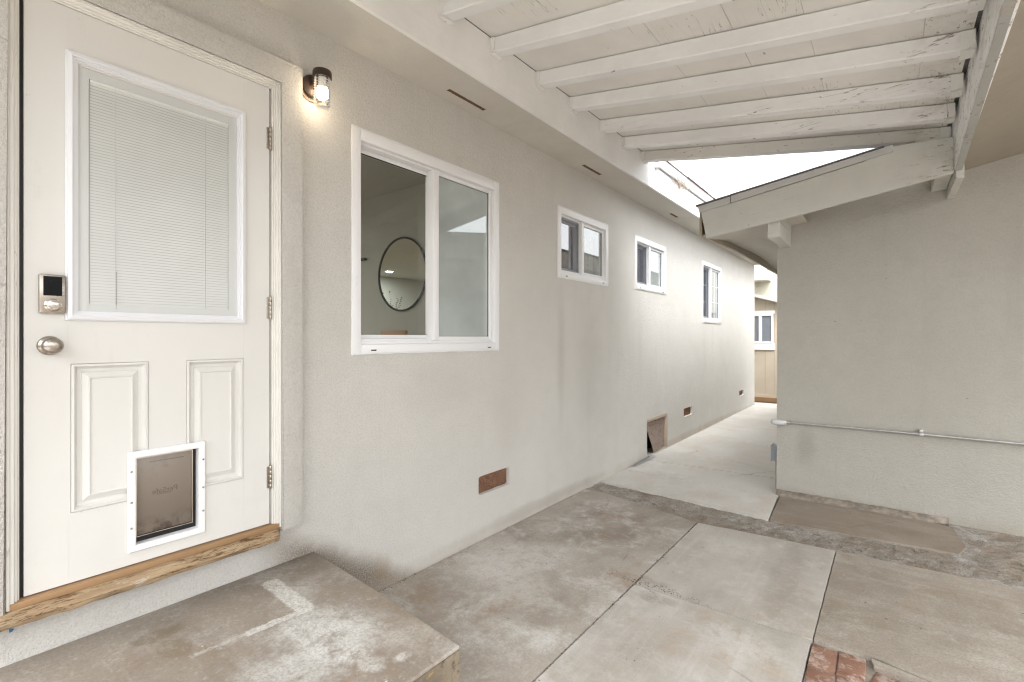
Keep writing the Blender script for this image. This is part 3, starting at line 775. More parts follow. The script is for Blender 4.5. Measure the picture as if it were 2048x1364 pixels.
# crawl vents
for (a, b, c, d) in VENTS:
    m = MB(); m.box(-.075, -.022, a - .01, b + .01, c - .01, d + .01)
    vo = m.build('crawl_vent', M['rust'], house)
    # ragged plaster lip rounding the hole
    m = MB(); n_ = 60; ring = []
    for i in range(n_):
        t = 2 * math.pi * i / n_; ca, sa = math.cos(t), math.sin(t); k = 1 / (abs(ca) ** 14 + abs(sa) ** 14) ** (1 / 14)
        hy, hz = (b - a) / 2, (d - c) / 2; cy, cz = (a + b) / 2, (c + d) / 2
        w = .003 + .006 * abs(mnoise.noise(Vector((ca * 3 + a, sa * 3, 1))))
        o_ = m.b.verts.new((.0015, cy + ca * k * (hy + .012), cz + sa * k * (hz + .012)))
        mi_ = m.b.verts.new((.004, cy + ca * k * (hy - .001), cz + sa * k * (hz - .001)))
        in_ = m.b.verts.new((-.023, cy + ca * k * (hy - w), cz + sa * k * (hz - w)))
        ring.append((o_, mi_, in_))
    for p, q in zip(ring, ring[1:] + ring[:1]):
        for k in (0, 1): m.b.faces.new([p[k], q[k], q[k + 1], p[k + 1]])
    m.build('vent_rim', M['stucco'], vo, smooth=True)
# access hatch
a, b, c, d = HATCH
ha = MB(); ha.box(-.10, .006, a - .002, b, d - .035, d + .002, 0, .003); ha.box(-.10, .006, b - .04, b + .002, c, d - .035, 0, .003); ha.box(-.10, -.01, a, a + .012, c, d - .035)
ho = ha.build('access_hatch', M['oldwood'], house, smooth=True); ho['label'] = 'crawl space hatch with a bent, loose mesh cover'
m = MB(); n_ = 10; G = []
for i in range(n_ + 1):
    t = i / n_; row = []
    for j in range(n_ + 1):
        s_ = j / n_                       # s 0 bottom .. 1 top; left lower corner bent in
        y = a + .02 + (b - a - .07) * t + (1 - s_) ** 1.3 * (1 - t) * .17
        z = c + .005 + (d - c - .055) * s_
        x = -.020 + .025 * (1 - s_) * (1 - t) + .006 * math.sin(5 * s_ + 3 * t)
        row.append(m.b.verts.new((x, y, z)))
    G.append(row)
for i in range(n_):
    for j in range(n_): m.b.faces.new([G[i][j], G[i + 1][j], G[i + 1][j + 1], G[i][j + 1]])
m.build('mesh_cover', M['rust_pale'], ho, smooth=True)
m = MB(); m.box(-.9, -.142, 5.3, 6.5, 0, .6); 
m = MB(); m.box(-.30, -.28, 5.3, 6.6, -.02, .58); m.build('crawl_space_backing', M['dark'], house)
# ledge strip at wall foot: dark line of the joint
# ------------------------------------------------------------------ rooms behind the windows
rm = struct('room_walls')
def roombox(nm, x0, x1, y0, y1, z0, z1, mat, parent=rm): 
    m = MB(); m.box(x0, x1, y0, y1, z0, z1); return m.build(nm, M[mat], parent)
roombox('room_partition', -7.7, -.142, 3.28, 3.38, .60, 2.97, 'room')
roombox('room_wall', -7.8, -7.7, -2.6, 11.3, .60, 2.97, 'room')
roombox('room_wall', -7.7, -.142, -2.7, -2.6, .60, 2.97, 'room')
roombox('room_ceiling', -7.8, -.142, -2.7, 11.34, 2.972, 2.99, 'room')
roombox('room_floor', -7.8, -.142, -2.7, 11.34, .55, .598, 'roomfloor')
roombox('room_partition', -4.0, -.142, 5.0, 5.08, .60, 2.97, 'room')
roombox('room_partition', -4.0, -.142, 6.9, 6.98, .60, 2.97, 'room')
roombox('room_partition', -4.0, -3.9, 3.38, 11.3, .60, 2.97, 'room')
# curtains/blinds
m = MB(); n_ = 60
def curtain(y0, y1, z0, z1, x):
    m = MB(); P_ = []
    for i in range(n_ + 1):
        y = y0 + (y1 - y0) * i / n_; xx = x + .012 * math.sin(i * 1.1)
        P_.append((m.b.verts.new((xx, y, z0)), m.b.verts.new((xx, y, z1))))
    for p, q in zip(P_, P_[1:]): m.b.faces.new([p[0], q[0], q[1], p[1]])
    return m
o = curtain(8.30, 8.85, 1.7, 2.64, -.17).build('curtain', M['curtain'], smooth=True); tag(o, 'white curtain hanging inside the tall farthest window', 'curtain')
for k, (a, b) in enumerate(((4.10, 4.56), (5.74, 6.2))):
    m = MB(); m.box(-.165, -.160, a, b, 2.0, 2.6); o = m.build('roller_shade', M['curtain'])
    tag(o, ['white roller shade inside the small window nearest the large one', 'white roller shade inside the second small window'][k], 'window shade')
# mirror
mr = thing('round_mirror', 'round black rimmed mirror on the wall inside the large window', 'mirror', (-1.666, 3.27, 2.095))
MC = (-1.666, 3.279, 2.095)
m = MB(); m.lathe(MC, (0, -1, 0), [(.366, 0), (.380, .004), (.382, .018), (.366, .020), (.362, .010)], 96); m.build('rim', M['black'], mr, smooth=True)
m = MB(); m.lathe(MC, (0, -1, 0), [(0, .010), (.364, .010)], 96); m.build('mirror_glass', M['mirror'], mr)
for k, (x, y) in enumerate(((-6.87, -.65), (-4.4, -.65), (-4.4, 1.6), (-1.6, -.65))):  # only the first shows in the mirror; the rest are added to brighten the room
    dl = thing('ceiling_downlight', 'lit recessed ceiling light seen reflected in the round mirror' if k == 0 else ('unseen recessed ceiling light added deep in the room, hidden behind the back door wall', 'unseen recessed ceiling light added in the middle of the room behind the wall', 'unseen recessed ceiling light added in the room nearest the back door')[k - 1], 'ceiling light', (x, y, 2.97), 'recessed lights of the room')
    m = MB(); m.lathe((x, y, 2.971), (0, 0, -1), [(.095, 0), (.095, .006), (.07, .008)], 32); m.build('trim_ring', M['insert'], dl)
    m = MB(); m.lathe((x, y, 2.971), (0, 0, -1), [(0, .006), (.07, .006)], 32); m.build('lens', M['downlight'], dl)
# chair
ch = thing('dining_chair', 'tan backed dining chair below the round mirror indoors', 'chair', (-1.22, 2.78, .6))
m = MB(); m.box(-1.40, -1.05, 2.80, 2.835, 1.10, 1.508, bev=.012); m.build('backrest', M['chairwood'], ch, smooth=True)
m = MB(); m.box(-1.43, -1.03, 2.42, 2.80, 1.03, 1.08, bev=.012); m.build('seat', M['chairwood'], ch, smooth=True)
for x in (-1.41, -1.05):
    for y in (2.44, 2.82):
        m = MB(); m.tube([(x, y, .6), (x + .01, y - .005, 1.03)], [.012, .016], 8); m.build('leg', M['tablewood'], ch)
# table with vase of branches (seen in the mirror)
tb = thing('side_table', 'dark side table under the vase, seen only in the mirror', 'table', (-3.4, 2.0, .6))
m = MB(); m.box(-3.7, -3.1, 1.75, 2.25, 1.36, 1.39, bev=.005); m.build('table_top', M['tablewood'], tb)
for x in (-3.67, -3.13):
    for y in (1.78, 2.22):
        m = MB(); m.box(x - .015, x + .015, y - .015, y + .015, .6, 1.36); m.build('leg', M['tablewood'], tb)
vz = thing('vase_of_branches', 'leafy branches reflected at the foot of the round mirror', 'plant', (-3.4, 2.0, 1.39))
m = MB(); m.lathe((-3.4, 2.0, 1.39), (0, 0, 1), [(0, 0), (.05, 0), (.07, .08), (.045, .17), (.03, .2), (.026, .2), (.03, .17)], 24); m.build('vase', M['vase'], vz, smooth=True)
br = MB(); lf = MB()
for k in range(7):
    a = k * 2.2; tip = Vector((-3.42 + random.uniform(-.26, .22), 2.0 + random.uniform(-.15, .15), random.uniform(1.92, 2.1)))
    base = Vector((-3.4, 2.0, 1.56)); pts = [base.lerp(tip, t) + Vector((0, 0, .05 * math.sin(3 * t))) for t in (0, .25, .5, .75, 1)]
    br.tube(pts, [.004, .0035, .003, .002, .001], 5)
    for j in range(12):
        t = .3 + .7 * j / 11; p = base.lerp(tip, t); an = random.random() * 6.28; L = random.uniform(.03, .05)
        d_ = Vector((math.cos(an), math.sin(an), .5)).normalized(); s_ = d_.cross(Vector((0, 0, 1))).normalized() * L * .35
        lf.face([p, p + d_ * L * .5 + s_, p + d_ * L, p + d_ * L * .5 - s_])
br.build('stem', M['tablewood'], vz); o = lf.build('foliage', M['leaf'], vz, recalc=False); o['kind'] = 'stuff'
m = MB(); m.box(-2.42, -2.27, 3.25, 3.279, 2.30, 2.325, bev=.003); o = m.build('wall_hook_rail', M['black']); tag(o, 'small black fitting on the indoor wall at the window edge', 'wall fitting')

# ================================================================== BACK DOOR
DX = .014
door = thing('back_door', 'cream back door with glazed blind panel and a pet flap', 'door', (0, .70, .577))
y0, y1, z0, z1 = .289, 1.104, .579, 2.606
# leaf with hole for the glass insert and sunk panels
GL = (.425, .962, 1.534, 2.415); PA = (.406, .636, .824, 1.352); PB = (.764, .989, .815, 1.352)
m = MB(); holed_sheet(m, [y0, y1], [z0, z1], [GL, PA, PB], lambda u, v, w: (DX - w, u, v), .044)
def inset(m, rect, steps):
    """nested rectangles: list of (inset, x)"""
    a, b, c, d = rect; prev = None
    for i, (q, x) in enumerate(steps):
        r_ = [m.b.verts.new(p) for p in ((x, a + q, c + q), (x, b - q, c + q), (x, b - q, d - q), (x, a + q, d - q))]
        if prev:
            for k in range(4): m.b.faces.new([prev[k], prev[(k + 1) % 4], r_[(k + 1) % 4], r_[k]])
        prev = r_
    m.b.faces.new(prev)
for rc in (PA, PB): inset(m, rc, [(0, DX), (.0015, DX - .004), (.003, DX + .004), (.010, DX + .005), (.013, DX - .004), (.020, DX - .012), (.031, DX - .013), (.033, DX - .009), (.050, DX - .002), (.051, DX + .003), (.054, DX + .003), (.056, DX - .001)])
PC = (.574, .827, .632, 1.003)
for co, no in (((0, PC[0], 0), (0, 1, 0)), ((0, PC[1], 0), (0, 1, 0)), ((0, 0, PC[2]), (0, 0, 1)), ((0, 0, PC[3]), (0, 0, 1))):
    bmesh.ops.bisect_plane(m.b, geom=m.b.verts[:] + m.b.edges[:] + m.b.faces[:], dist=1e-6, plane_co=co, plane_no=no)
kill = [f for f in m.b.faces if PC[0] < f.calc_center_median().y < PC[1] and PC[2] < f.calc_center_median().z < PC[3]]
bmesh.ops.delete(m.b, geom=kill, context='FACES')
m.build('door_leaf', M['door'], door)
# moulded insert frame
def ringprofile(m, rect, steps):
    a, b, c, d = rect; prev = None
    for q, x in steps:
        r_ = [m.b.verts.new(p) for p in ((x, a + q, c + q), (x, b - q, c + q), (x, b - q, d - q), (x, a + q, d - q))]
        if prev:
            for k in range(4): m.b.faces.new([prev[k], prev[(k + 1) % 4], r_[(k + 1) % 4], r_[k]])
        prev = r_
m = MB(); ringprofile(m, (.392, .996, 1.505, 2.457), [(-.0005, DX + .0005), (0, DX + .006), (.004, DX + .008), (.0045, DX + .015), (.016, DX + .019), (.020, DX + .016), (.021, DX + .010), (.0265, DX + .010), (.027, DX + .005), (.034, DX + .005), (.035, DX - .010)])
m.build('insert_frame', M['insert'], door)
m = MB(); ringprofile(m, (.424, .963, 1.533, 2.416), [(0, DX - .006), (.034, DX - .006), (.034, DX - .018)]);
m.build('blind_border', M['tape'], door)
m = MB(); m.face([(DX - .022, .44, 1.54), (DX - .022, .95, 1.54), (DX - .022, .95, 2.41), (DX - .022, .44, 2.41)]); m.build('blind_back', M['slatgap'], door)
m = MB(); zz = 1.545
m.box(DX - .019, DX - .009, .461, .946, 2.372, 2.384)
while zz < 2.370:
    m.face([(DX - .0105, .461, zz), (DX - .0105, .946, zz), (DX - .0140, .946, zz + .0101), (DX - .0140, .461, zz + .0101)]); zz += .0109
o = m.build('blind_slats', M['slat'], door); o['kind'] = 'stuff'
for yy in (.535, .84):
    m = MB(); m.tube([(DX - .008, yy, 2.38), (DX - .008, yy, 1.545)], .0014, 6); m.build('blind_cord', M['cord'], door)
m = MB()
for i in range(22): m.lathe((DX - .007, .537, 1.55 + i * .0065), (0, 0, 1), [(0, 0), (.0026, .0026), (0, .0052)], 8)
m.build('tilt_chain', M['nickel_light'], door)
m = MB(); m.face([(DX - .003, .427, 1.536), (DX - .003, .960, 1.536), (DX - .003, .960, 2.413), (DX - .003, .427, 2.413)]); m.build('pane', M['glass_thin'], door)
# vertical joint lines of the door skin
m = MB()
for yy in (.40, .99):
    m.box(DX - .0002, DX + .0005, yy - .0006, yy + .0006, 2.46, z1 - .003); m.box(DX - .0002, DX + .0005, yy - .0006, yy + .0006, 1.36, 1.50); m.box(DX - .0002, DX + .0005, yy - .0006, yy + .0006, z0 + .003, .81)
m.build('skin_joint', M['door'], door)
# lock
m = MB(); m.box(DX, DX + .022, .323, .391, 1.528, 1.661, bev=.004)
lock = m.build('deadbolt', M['nickel'], door, smooth=True)
m = MB(); m.box(DX + .022, DX + .0232, .333, .381, 1.588, 1.654, bev=.0005); m.build('touch_screen', M['black_glass'], lock)
m = MB(); m.lathe((DX + .022, .357, 1.556), (1, 0, 0), [(.0225, 0), (.0225, .002), (.020, .004), (.018, .003), (.017, .003), (.017, .009), (.015, .010), (0, .010)], 40); m.build('lock_cylinder', M['nickel_light'], lock, smooth=True)
m = MB(); m.lathe((DX + .032, .357, 1.552), (1, 0, 0), [(.0062, -.001), (.0062, .0015), (.005, .0018), (0, .0018)], 20); m.box(DX + .0338, DX + .0342, .3562, .3578, 1.5475, 1.5565); m.build('keyway', M['nickel'], lock)
# knob
kc = (DX, .352, 1.417)
m = MB(); m.lathe(kc, (1, 0, 0), [(.033, 0), (.033, .003), (.030, .007), (.016, .012), (.012, .016), (.012, .030), (.018, .036), (.026, .044), (.0285, .052), (.027, .060), (.021, .066), (.010, .069), (0, .0695)], 48); m.build('door_knob', M['nickel'], door, smooth=True)
# hinges
for zc in (2.372, 1.583, .795):
    m = MB()
    for k in range(5): m.lathe((DX + .008, 1.106, zc - .052 + k * .021), (0, 0, 1), [(0, 0), (.0055, 0), (.0062, .001), (.0062, .0195), (.0055, .0204), (0, .0204)], 14)
    m.lathe((DX + .008, 1.106, zc + .053), (0, 0, 1), [(.004, 0), (.0045, .003), (0, .006)], 12)
    m.box(DX + .001, DX + .003, 1.092, 1.106, zc - .05, zc + .05)
    m.build('hinge', M['nickel'], door, smooth=True)
# black weather strip in the gap on the left and a latch
m = MB(); m.box(-.03, .006, .2785, .288, .577, 2.606); m.box(-.03, .004, .279, 1.114, 2.607, 2.6095); m.build('weather_strip', M['black'], door)
m = MB(); m.box(.004, .012, .279, .287, 1.375, 1.445, bev=.001); m.build('strike_plate', M['black'], door)
# pet door
m = MB()
A = (.568, .833, .626, 1.009)
F = [(0, DX + .001), (.0005, DX + .009), (.004, DX + .013), (.020, DX + .013), (.024, DX + .012), (.026, DX + .008), (.027, DX - .02)]
ringprofile(m, A, F)
pet = m.build('pet_door', M['vinyl'], door); pet['label'] = 'white framed pet door with smoked plastic flap'
m = MB(); m.box(DX - .0225, DX - .020, .595, .806, .652, .983); m.build('tunnel_back', M['black'], pet)
m = MB()
m.box(DX - .014, DX - .008, .597, .789, .681, .979, 0, .002)
m.build('flap', M['flap'], pet, smooth=True)
m = MB(); ringbox(m, .597, .790, .676, .980, .003, -.0035 + DX - .004, DX - .0045, 0)
m.build('flap_edge', M['nickel_light'], pet)
m = MB()
for yy in (.5785, .8230):
    for zz in (.72, .818, .935):
        m.lathe((DX + .0128, yy, zz), (1, 0, 0), [(.0042, 0), (.0042, .0012), (.0028, .0016), (.0026, .0004), (0, .0004)], 16)
m.build('screw', M['nickel'], pet, smooth=True)
def text(s_, size, loc, mat, parent, name, mirror=True, ext=.0004, extra_rot=0):
    cu = bpy.data.curves.new(name, 'FONT'); cu.body = s_; cu.size = size; cu.extrude = ext; cu.align_x = 'CENTER'; cu.align_y = 'CENTER'
    tmp = bpy.data.objects.new(name, cu); C.objects.link(tmp)
    dg = bpy.context.evaluated_depsgraph_get(); me = bpy.data.meshes.new_from_object(tmp.evaluated_get(dg))
    bpy.data.objects.remove(tmp)
    me.name = name; me.materials.clear(); me.materials.append(M[mat])
    o = bpy.data.objects.new(name, me); C.objects.link(o)
    # local x -> world y (mirrored when embossed on the far side), local y -> world z, local z -> world x
    sx = -1 if mirror else 1
    for v in me.vertices:
        x, y, z = v.co; v.co = (z, sx * x, y)
    o.parent = parent; o.location = Vector(loc) - parent_world(parent)
    return o
text('PetSafe', .030, (DX - .0078, .693, .836), 'flap_mark', pet, 'embossed_mark')
# two further embossed lines, too small to read in the photograph
for (yc, zc, wd, k_) in ((.690, .822, .05, 9), (.700, .955, .12, 20)):
    m = MB()
    for i in range(k_): y = yc - wd / 2 + wd * i / k_; m.box(DX - .0080, DX - .0076, y, y + wd / k_ * .7, zc, zc + .003)
    o = m.build('embossed_line', M['flap_mark'], pet); o['kind'] = 'stuff'

# ================================================================== WALL LAMP
lamp = thing('wall_lamp', 'lit bronze jelly jar lamp with ribbed glass beside the door', 'wall lamp', (0, 1.32, 2.64))
LC = (0, 1.318, 2.690)
m = MB(); m.lathe(LC, (1, 0, 0), [(.062, .001), (.064, .004), (.064, .010), (.058, .013)], 48); m.build('gasket_plate', M['brass'], lamp, smooth=True)
m = MB(); m.lathe((0, 1.318, 2.698), (1, 0, 0), [(.056, .012), (.056, .024), (.050, .030), (.034, .034), (.028, .038), (0, .038)], 48)
m.box(.030, .075, 1.318 - .026, 1.318 + .026, 2.685, 2.742, bev=.008)
m.build('backplate', M['bronze'], lamp, smooth=True)
JX, JY = .098, 1.322
m = MB(); m.lathe((JX, JY, 2.752), (0, 0, -1), [(0, -.002), (.034, -.002), (.042, .001), (.045, .008), (.045, .034), (.043, .036), (.040, .036), (.040, .012)], 48); m.build('cap', M['bronze'], lamp, smooth=True)
prof = []; 
for i in range(0, 49):
    h = .030 + .150 * i / 48; r = .0385 if i < 40 else .0385 - .010 * ((i - 40) / 8) ** 2
    prof.append((r + .0019 * math.cos(i * math.pi / 2), h))
prof += [(.020, .1825), (0, .183)]
m = MB(); m.lathe((JX, JY, 2.752), (0, 0, -1), prof, 48); m.build('glass_jar', M['jar'], lamp, smooth=True)
m = MB(); m.lathe((JX, JY, 2.752), (0, 0, -1), [(.018, .02), (.018, .070), (.022, .080)], 24); m.build('bulb_base', M['insert'], lamp, smooth=True)
m = MB(); m.lathe((JX, JY, 2.752), (0, 0, -1), [(.0215, .080), (.027, .090), (.030, .104), (.030, .116), (.025, .130), (.013, .139), (0, .141)], 32); m.build('bulb', M['bulb'], lamp, smooth=True)

# ================================================================== STEP
step = thing('concrete_step', 'stained concrete landing step below the back door', 'step', (.55, .3, 0))
pts = [(0, 1.335), (.35, 1.305), (.75, 1.271), (1.108, 1.241), (1.10, .3), (1.10, -1.4), (0, -1.4)]
m = MB(); vt = []
m.prism([(x, y, .366) for x, y in pts], (0, 0, -.016), bev=.006); m.build('step_top', M['step'], step, smooth=True)
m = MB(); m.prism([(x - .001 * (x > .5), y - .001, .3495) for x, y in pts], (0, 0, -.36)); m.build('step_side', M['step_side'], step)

# ================================================================== PATIO COVER
cov = thing('patio_cover', 'white patio roof with exposed rafters between house and garage', 'patio cover', (1.5, 2.5, 2.9))
def dz(x): return 3.290 - .157 * (x - .363)
RH, RT = .088, .080
ys = [4.596 - .4615 * 9 + .4615 * i for i in range(0, 4)] + [2.289, 2.773, 3.222, 3.717, 4.154, 4.596]
ys = [-1.39, -.93, -.47, -.01, .45, .93, 1.39, 1.853, 2.289, 2.773, 3.222, 3.717, 4.154, 4.596]  # rafters behind the camera are unseen, cover drawn back to darken the door
for i, y in enumerate(ys):
    last = i == len(ys) - 1
    x0, x1 = .364, 2.618 + .012 * (y > 3) + .012 * last
    m = MB(); n_ = 14; rows = []
    for k in range(n_ + 1):
        x = x0 + (x1 - x0) * k / n_; t = dz(x) - .007; w = .0025 * mnoise.noise(Vector((x * 3, y * 9, 1))); w2 = .003 * mnoise.noise(Vector((x * 2.2, y * 7, 5)))
        sag = -.006 * math.sin(math.pi * k / n_)
        ym_ = y + w2
        hh = RH + (.004 * mnoise.noise(Vector((x * 5, y, 9))) if last else 0)
        rows.append([m.b.verts.new(p) for p in ((x, ym_, t), (x, ym_, t - hh + .006 + sag + w), (x, ym_ + .006, t - hh + sag + w), (x, ym_ + RT - .006, t - hh + sag + w), (x, ym_ + RT, t - hh + .006 + sag + w), (x, ym_ + RT, t))])
    for a_, b_ in zip(rows, rows[1:]):
        for k in range(6): m.b.faces.new([a_[k], a_[(k + 1) % 6], b_[(k + 1) % 6], b_[k]])
    m.b.faces.new(rows[0]); m.b.faces.new(rows[-1][::-1])
    rf = m.build('rafter', M['rafter_worn' if last else 'rafter'], cov, smooth=False)
    if last: rf['label'] = 'outermost rafter with cracked, peeling paint'
    # joist hangers at both ends: strap plates wrapped round the rafter
    for (xa, xb) in ((x0 - .001, x0 + .030), (x1 - .055, x1 - .003)):
        m = MB(); za, zb = dz(xa) - .006, dz(xb) - .006
        c1 = .0035
        for (ya, yb) in ((y - c1 - .002, y - .0022), (y + RT + .0022, y + RT + c1 + .002)):
            m.prism([(xa, ya, za), (xb, ya, zb), (xb, ya, zb - RH + .02), ((xa + xb) / 2, ya, za - RH - .004), (xa, ya, za - RH - .006)], (0, yb - ya, 0))
        m.box(xa, xb, y - c1 - .002, y + RT + c1 + .002, min(za, zb) - RH - .008, min(za, zb) - RH - .004, bev=.001)
        sgn = xa if xa < 1 else xb - .004
        for (ya, yb) in ((y - .022, y - c1 - .002), (y + RT + c1 + .002, y + RT + .022)):
            m.prism([(sgn, ya, za - .012), (sgn, yb, za - .004), (sgn, yb, za - RH + .008), (sgn, ya, za - RH + .022)], (.003, 0, 0))
        m.build('joist_hanger', M['hanger'], rf)
# deck boards running along Y
xs = [.364, 1.245, 1.64, 1.967, 2.435, 2.622]
for k, (a_, b_) in enumerate(zip(xs, xs[1:])):
    for (ya, yb) in ((-1.5, .29), (.30, 1.885), (1.888, 3.25 if k % 2 else 3.26), (3.254 if k % 2 else 3.264, 4.70)):
        dzz = .0006 * (k % 3)
        m = MB(); m.prism([(a_ + .0008, ya, dz(a_) + dzz), (b_ - .0008, ya, dz(b_) + dzz), (b_ - .0008, yb, dz(b_) + dzz), (a_ + .0008, yb, dz(a_) + dzz)], (0, 0, .014))
        m.build('deck_board', M['deck'], cov)
m = MB(); m.prism([(.30, -1.55, dz(.30) + .018), (2.70, -1.55, dz(2.70) + .018), (2.70, 4.74, dz(2.7) + .018), (.30, 4.74, dz(.3) + .018)], (0, 0, .03)); m.build('roof_covering', M['shingle'], cov)
# ledger beam at the garage side
m = MB()
m.prism([(2.620, -1.5, 2.82), (2.620, -1.5, 2.972), (2.648, 4.70, 2.942), (2.648, 4.70, 2.80), (2.645, 4.46, 2.80), (2.645, 4.425, 2.575), (2.618, 2.4, 2.648)], (.036, 0, 0), bev=.003)
m.build('ledger_beam', M['beam'], cov)
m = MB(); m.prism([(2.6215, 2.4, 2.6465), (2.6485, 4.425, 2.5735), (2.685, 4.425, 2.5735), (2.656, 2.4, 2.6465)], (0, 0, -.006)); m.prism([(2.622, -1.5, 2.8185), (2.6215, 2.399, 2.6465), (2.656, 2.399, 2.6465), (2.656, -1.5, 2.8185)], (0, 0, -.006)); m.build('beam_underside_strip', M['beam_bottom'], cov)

# ================================================================== GARAGE
gar = thing('garage', 'grey beige stucco garage with low gable roof, right of the passage', 'garage', (3.5, 7, 0))
def gz(x): return 2.605 + .159 * (x - .96)
m = MB(); xr = 7.5
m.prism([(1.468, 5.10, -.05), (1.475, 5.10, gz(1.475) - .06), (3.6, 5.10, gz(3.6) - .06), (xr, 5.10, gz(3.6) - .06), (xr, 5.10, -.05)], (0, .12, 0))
m.box(1.468, 1.588, 5.221, 10.9, -.05, 2.55); m.box(1.468, xr, 10.9, 11.02, -.05, 2.55)  # unseen far length drawn out to keep light off the passage end
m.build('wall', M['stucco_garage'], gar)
# barge board, notched under the patio rafters
def barge(z_off0, z_off1): pass
m = MB()
m.prism([(.986, 4.42, gz(.986) - .062), (2.15, 4.42, gz(2.15) - .060), (2.33, 4.42, 2.812), (2.642, 4.42, 2.797), (2.642, 4.42, 2.557), (1.709, 4.42, 2.406), (1.028, 4.42, 2.317)], (0, .036, 0), bev=.003)
m.build('barge_board', M['barge'], gar)
m = MB()
m.prism([(.960, 4.405, gz(.96) - .004), (1.23, 4.405, gz(1.23) - .004), (1.23, 4.405, gz(1.23) - .062), (.975, 4.405, gz(.975) - .064)], (0, .014, 0), bev=.001)
m.prism([(1.236, 4.403, gz(1.236) - .003), (2.32, 4.403, gz(2.32) - .004), (2.32, 4.403, gz(2.32) - .050), (1.236, 4.403, gz(1.236) - .060)], (0, .016, 0), bev=.001)
m.build('barge_trim', M['barge_trim'], gar)
# roof sheathing + shingle courses stepping up the slope
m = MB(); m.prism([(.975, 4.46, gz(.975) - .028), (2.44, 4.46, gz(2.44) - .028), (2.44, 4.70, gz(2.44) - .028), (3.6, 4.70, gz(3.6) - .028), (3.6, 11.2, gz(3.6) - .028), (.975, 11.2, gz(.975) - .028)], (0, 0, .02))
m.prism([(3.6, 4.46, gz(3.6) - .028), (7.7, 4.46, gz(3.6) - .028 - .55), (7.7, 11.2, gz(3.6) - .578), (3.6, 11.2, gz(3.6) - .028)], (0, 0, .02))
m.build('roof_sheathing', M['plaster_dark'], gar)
x = .945; k = 0
while x < 3.6:
    x2 = min(x + .145, 3.6)
    m = MB(); zz = gz(x) + .001
    yf = 4.392 if x < 2.2 else 4.70
    m.prism([(x, yf + random.uniform(-.004, .004), zz), (x2 + .02, yf, gz(x2) + .003), (x2 + .02, 11.22, gz(x2) + .003), (x, 11.22, zz)], (0, 0, .0085))
    m.build('shingle_course', M['shingle'], gar); x = x2
m = MB(); m.prism([(3.6, 4.4, gz(3.6)), (7.8, 4.4, gz(3.6) - .56), (7.8, 11.22, gz(3.6) - .56), (3.6, 11.22, gz(3.6))], (0, 0, .015)); m.build('roof', M['shingle'], gar)
# eave soffit, warped, and eave fascia
m = MB(); nx_, ny_ = 8, 30; G = []
for i in range(nx_ + 1):
    row = []
    for j in range(ny_ + 1):
        y = 4.458 + (11.18 - 4.458) * (j / ny_) ** 1.5; t = i / nx_; x = .985 + (1.72 - .985) * t
        sag = .125 * math.exp(-((y - 4.5) / .55) ** 2) * (1 - t) ** 1.4 + .018 * math.sin(y * 2.4 + 1) * (1 - t)
        z = 2.462 + .02 * t - sag
        row.append(m.b.verts.new((x, y, z)))
    G.append(row)
for i in range(nx_):
    for j in range(ny_): m.b.faces.new([G[i][j], G[i + 1][j], G[i + 1][j + 1], G[i][j + 1]])
m.build('eave_soffit', M['plaster'], gar, smooth=True)
m = MB(); nn = 24; rows = []
for k in range(nn + 1):
    y = 4.46 + 6.72 * k / nn; zb = 2.345 + .045 * min(1, (y - 4.46) / 1.2)
    rows.append([m.b.verts.new(p) for p in ((.960, y, zb), (.982, y, zb), (.982, y, 2.575), (.960, y, 2.575))])
for a_, b_ in zip(rows, rows[1:]):
    for k in range(4): m.b.faces.new([a_[k], a_[(k + 1) % 4], b_[(k + 1) % 4], b_[k]])
m.b.faces.new(rows[0]); m.b.faces.new(rows[-1][::-1])
m.build('eave_fascia', M['eave_trim'], gar)
# beam end carrying the barge board
m = MB(); m.box(1.501, 1.589, 4.49, 5.099, 2.272, 2.40, bev=.004); 
m.prism([(1.501, 4.49, 2.4005), (1.589, 4.49, 2.4005), (1.589, 5.099, 2.4005), (1.501, 5.099, 2.4005)], (0, 0, .10))
m.build('beam_end', M['barge'], gar)
m = MB(); m.box(2.655, 2.700, 4.462, 5.099, 2.525, 2.70, bev=.004); m.box(2.56, 2.652, 4.48, 5.099, 2.60, 2.70, bev=.004); m.build('lookout', M['barge'], gar)
# porch ceiling right of the ledger beam
def pz(x): return 2.711 + .2 * (x - 2.66)
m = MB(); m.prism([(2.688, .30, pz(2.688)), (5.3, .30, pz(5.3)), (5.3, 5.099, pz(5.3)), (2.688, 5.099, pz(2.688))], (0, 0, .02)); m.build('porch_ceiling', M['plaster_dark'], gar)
m = MB(); m.prism([(2.66, .28, pz(2.688) + .02), (5.4, .28, pz(5.4) + .3), (5.4, 4.38, pz(5.4) + .3), (2.66, 4.38, pz(2.688) + .25)], (0, 0, .02))

# chips and hairline on the garage wall are in the material; conduit and boxes
cd = thing('electrical_conduit', 'galvanised conduit running along the garage wall', 'conduit', (2.5, 5.07, .66))
m = MB(); m.tube([(1.60, 5.072, .669), (2.0, 5.072, .672), (2.55, 5.072, .674), (3.3, 5.073, .671), (5.5, 5.072, .668)], .0115, 14); m.build('pipe', M['galv'], cd, smooth=True)
m = MB(); m.box(1.425, 1.560, 5.050, 5.092, .636, .690, bev=.018); m.build('conduit_body', M['fitting'], cd, smooth=True)
m = MB(); m.box(1.445, 1.538, 5.046, 5.051, .650, .676, bev=.0022); m.build('cover_plate', M['insert'], cd, smooth=True)
m = MB(); m.lathe((1.556, 5.072, .669), (1, 0, 0), [(.013, 0), (.0175, .002), (.0175, .018), (.0145, .020), (.0145, .034), (.0165, .036), (.0165, .05), (.012, .052)], 16); m.build('coupling', M['galv'], cd, smooth=True)
